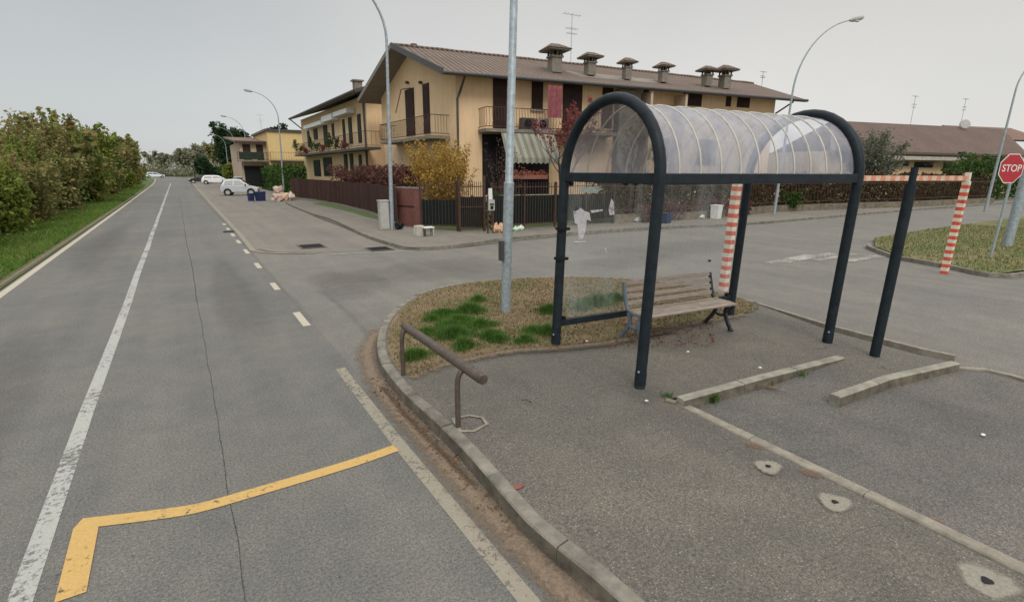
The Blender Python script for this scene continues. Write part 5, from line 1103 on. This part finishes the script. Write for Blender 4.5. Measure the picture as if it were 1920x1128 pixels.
plant('garden_tree', 'small light green tree in front of the flat roofed house', 'tree', (6.9, 92, 0), 3.4, 1.3, 10, 'lime', 2500, 0.16, 143, None, 0.2, 0.4)
def hedge(label, pts, z0, h, wd, lf, n, size, name='hedge', cat='hedge', seed=0, rag=0.15):
    rr = random.Random(seed); P = []; seg = [(Vector((*pts[i], 0)), Vector((*pts[i+1], 0))) for i in range(len(pts)-1)]; tot = sum((c-a).length for a, c in seg)
    for a, c in seg:
        for _ in range(int(n*(c-a).length/tot)):
            u = rr.random(); q = a.lerp(c, u); face = rr.random(); o = rr.uniform(-wd/2, wd/2); z = rr.uniform(0, h)
            hh = h*(1+rag*math.sin(q.x*1.7+q.y*0.9+seed)+rag*0.6*math.sin(q.x*4.3-q.y*3.1))
            if face < 0.45: o = -wd/2*rr.uniform(0.75, 1.12); z = rr.uniform(0, hh)
            elif face < 0.75: z = hh*rr.uniform(0.85, 1.05)
            else: z = rr.uniform(0, hh)
            d = (c-a).normalized(); P.append((q.x-d.y*o, q.y+d.x*o, z0+z))
    return leaves(P, size, LF[lf], name, label=label, cat=cat)
hedge('trimmed green hedge along the pavement left of the brown fence', [(9.55, 50.5), (9.5, 56), (9.6, 66), (9.9, 85)], 0.1, 2.3, 0.9, 'hedge', 12000, 0.14, seed=3)
hedge('dark hedge further down the road beside the cars', [(8.9, 100), (7.5, 118), (6.0, 135)], 0.1, 2.2, 1.2, 'dark', 5000, 0.25, seed=4)
hedge('wine coloured shrubs spilling over the brown sheet fence', [(9.6, 24.2), (10.0, 28), (10.2, 34), (9.9, 40)], 0.1, 2.25, 1.3, 'wine', 14000, 0.085, 'wine_shrubs', 'shrubs', 5, 0.12)
hedge('brown and green climbing plants over the garden railing behind the shelter glass', [(16.6, 18.9), (21, 19.2), (26, 19.3), (32, 19.6)], 0.3, 1.6, 0.9, 'mixd', 15000, 0.1, 'climbing_plants', 'plants', 6, 0.15)
hedge('low heap of purple brown shrubs at the foot of the railing behind the bench', [(18.5, 17.9), (22, 18.0), (27.5, 18.2)], 0.1, 0.75, 0.9, 'wine', 7000, 0.07, 'low_shrubs', 'shrubs', 7, 0.25)
hedge('dense brown green hedge over the garden wall right of the shelter', [(32.5, 19.5), (40, 18.5), (46, 17.5), (60, 16.6)], 0.3, 1.75, 1.0, 'mixd', 17000, 0.13, seed=8)
hedge('fresh green hedge behind the striped barrier post', [(54, 17.6), (60, 17.0), (68, 16.6)], 0.3, 3.0, 1.2, 'hedge', 6000, 0.14, seed=9)
hedge('dark trimmed hedge at the right edge beyond the stop sign', [(31.5, 4.2), (35, 6.6), (38, 6.2)], 0.05, 2.2, 1.6, 'hedge', 9000, 0.1, seed=10)
hedge('green shrubs at the corner railing below the golden bush', [(10.6, 19.9), (11.8, 19.3)], 0.2, 1.5, 0.5, 'hedge', 1800, 0.06, 'corner_shrubs', 'shrubs', 12, 0.3)
g = G(840, 360, 0.1)
plant('golden_bush', 'large golden yellow bush behind the corner railing', 'bush', (10.5, 22.2, 0.1), 3.6, 2.0, 90, 'gold', 24000, 0.052, 200, None, 0.02, 0.24, stems=3, trunkm=M_twig, r0=0.02, up=0.9)
plant('bare_bush', 'bare reddish bush left of the golden bush', 'bush', (9.9, 25.2, 0.1), 3.2, 1.3, 30, 'wine', 1200, 0.05, 201, None, 0.3, 0.2, stems=3, trunkm=M_twig, r0=0.015)
plant('bare_bush', 'bare twiggy bush against the facade left of the striped awning', 'bush', (13.3, 21.4, 0.1), 3.9, 1.2, 36, 'wine', 700, 0.05, 202, None, 0.3, 0.2, stems=3, trunkm=M_bark, r0=0.022)
def twisty(label, loc, h, spread, seed, lf, n):
    rr = random.Random(seed); t = thing('garden_tree', label, 'tree', loc); b = MB(); P = []
    def br(p, d, L_, r_, lv):
        pts = [p]; q = Vector(p)
        for k_ in range(5): d = (d+Vector((rr.uniform(-.45, .45), rr.uniform(-.45, .45), rr.uniform(-.1, .4)))*0.5).normalized(); q = q+d*L_/5; pts.append(q.copy())
        b.tube(pts, [r_*(1-0.5*i/5) for i in range(6)], M_fasc if lv < 2 else M_twig, 6, caps=False)
        if lv < 4:
            for _ in range(3 if lv else 4): br(pts[rr.randint(2, 5)], (d+Vector((rr.uniform(-1, 1)*spread, rr.uniform(-1, 1)*spread, rr.uniform(0, .6)))).normalized(), L_*0.68, r_*0.5, lv+1)
        else: P.extend(tuple(x+rr.gauss(0, .06) for x in pts[rr.randint(1, 5)]) for _ in range(n))
    br(Vector(loc), Vector((0, 0, 1)), h*0.42, 0.11, 0); b.build('trunk', t); leaves(P, 0.07, LF[lf], 'crown', t); return t
gx_ = G(1042, 428, 0.1)
twisty('dark twisted garden tree with crimson leaves in front of the facade', (15.9, 20.4, 0.1), 6.6, 1.0, 5, 'red', 16)
twisty('nearly bare garden tree behind the translucent shelter roof', (19.3, 20.5, 0.1), 5.6, 1.1, 9, 'mixd', 5)
plant('olive_tree', 'grey green olive tree in front of the low house right of the shelter', 'tree', (44.5, 19.6, 0.1), 5.4, 2.3, 22, 'grey', 9000, 0.09, 210, None, 0.2, 0.45, r0=0.1)
plant('green_bush', 'vivid green bush against the low wall seen through the shelter', 'bush', (32.4, 18.2, 0.1), 1.2, 0.6, 12, 'hedge', 1800, 0.08, 211, None, 0.0, 0.2)
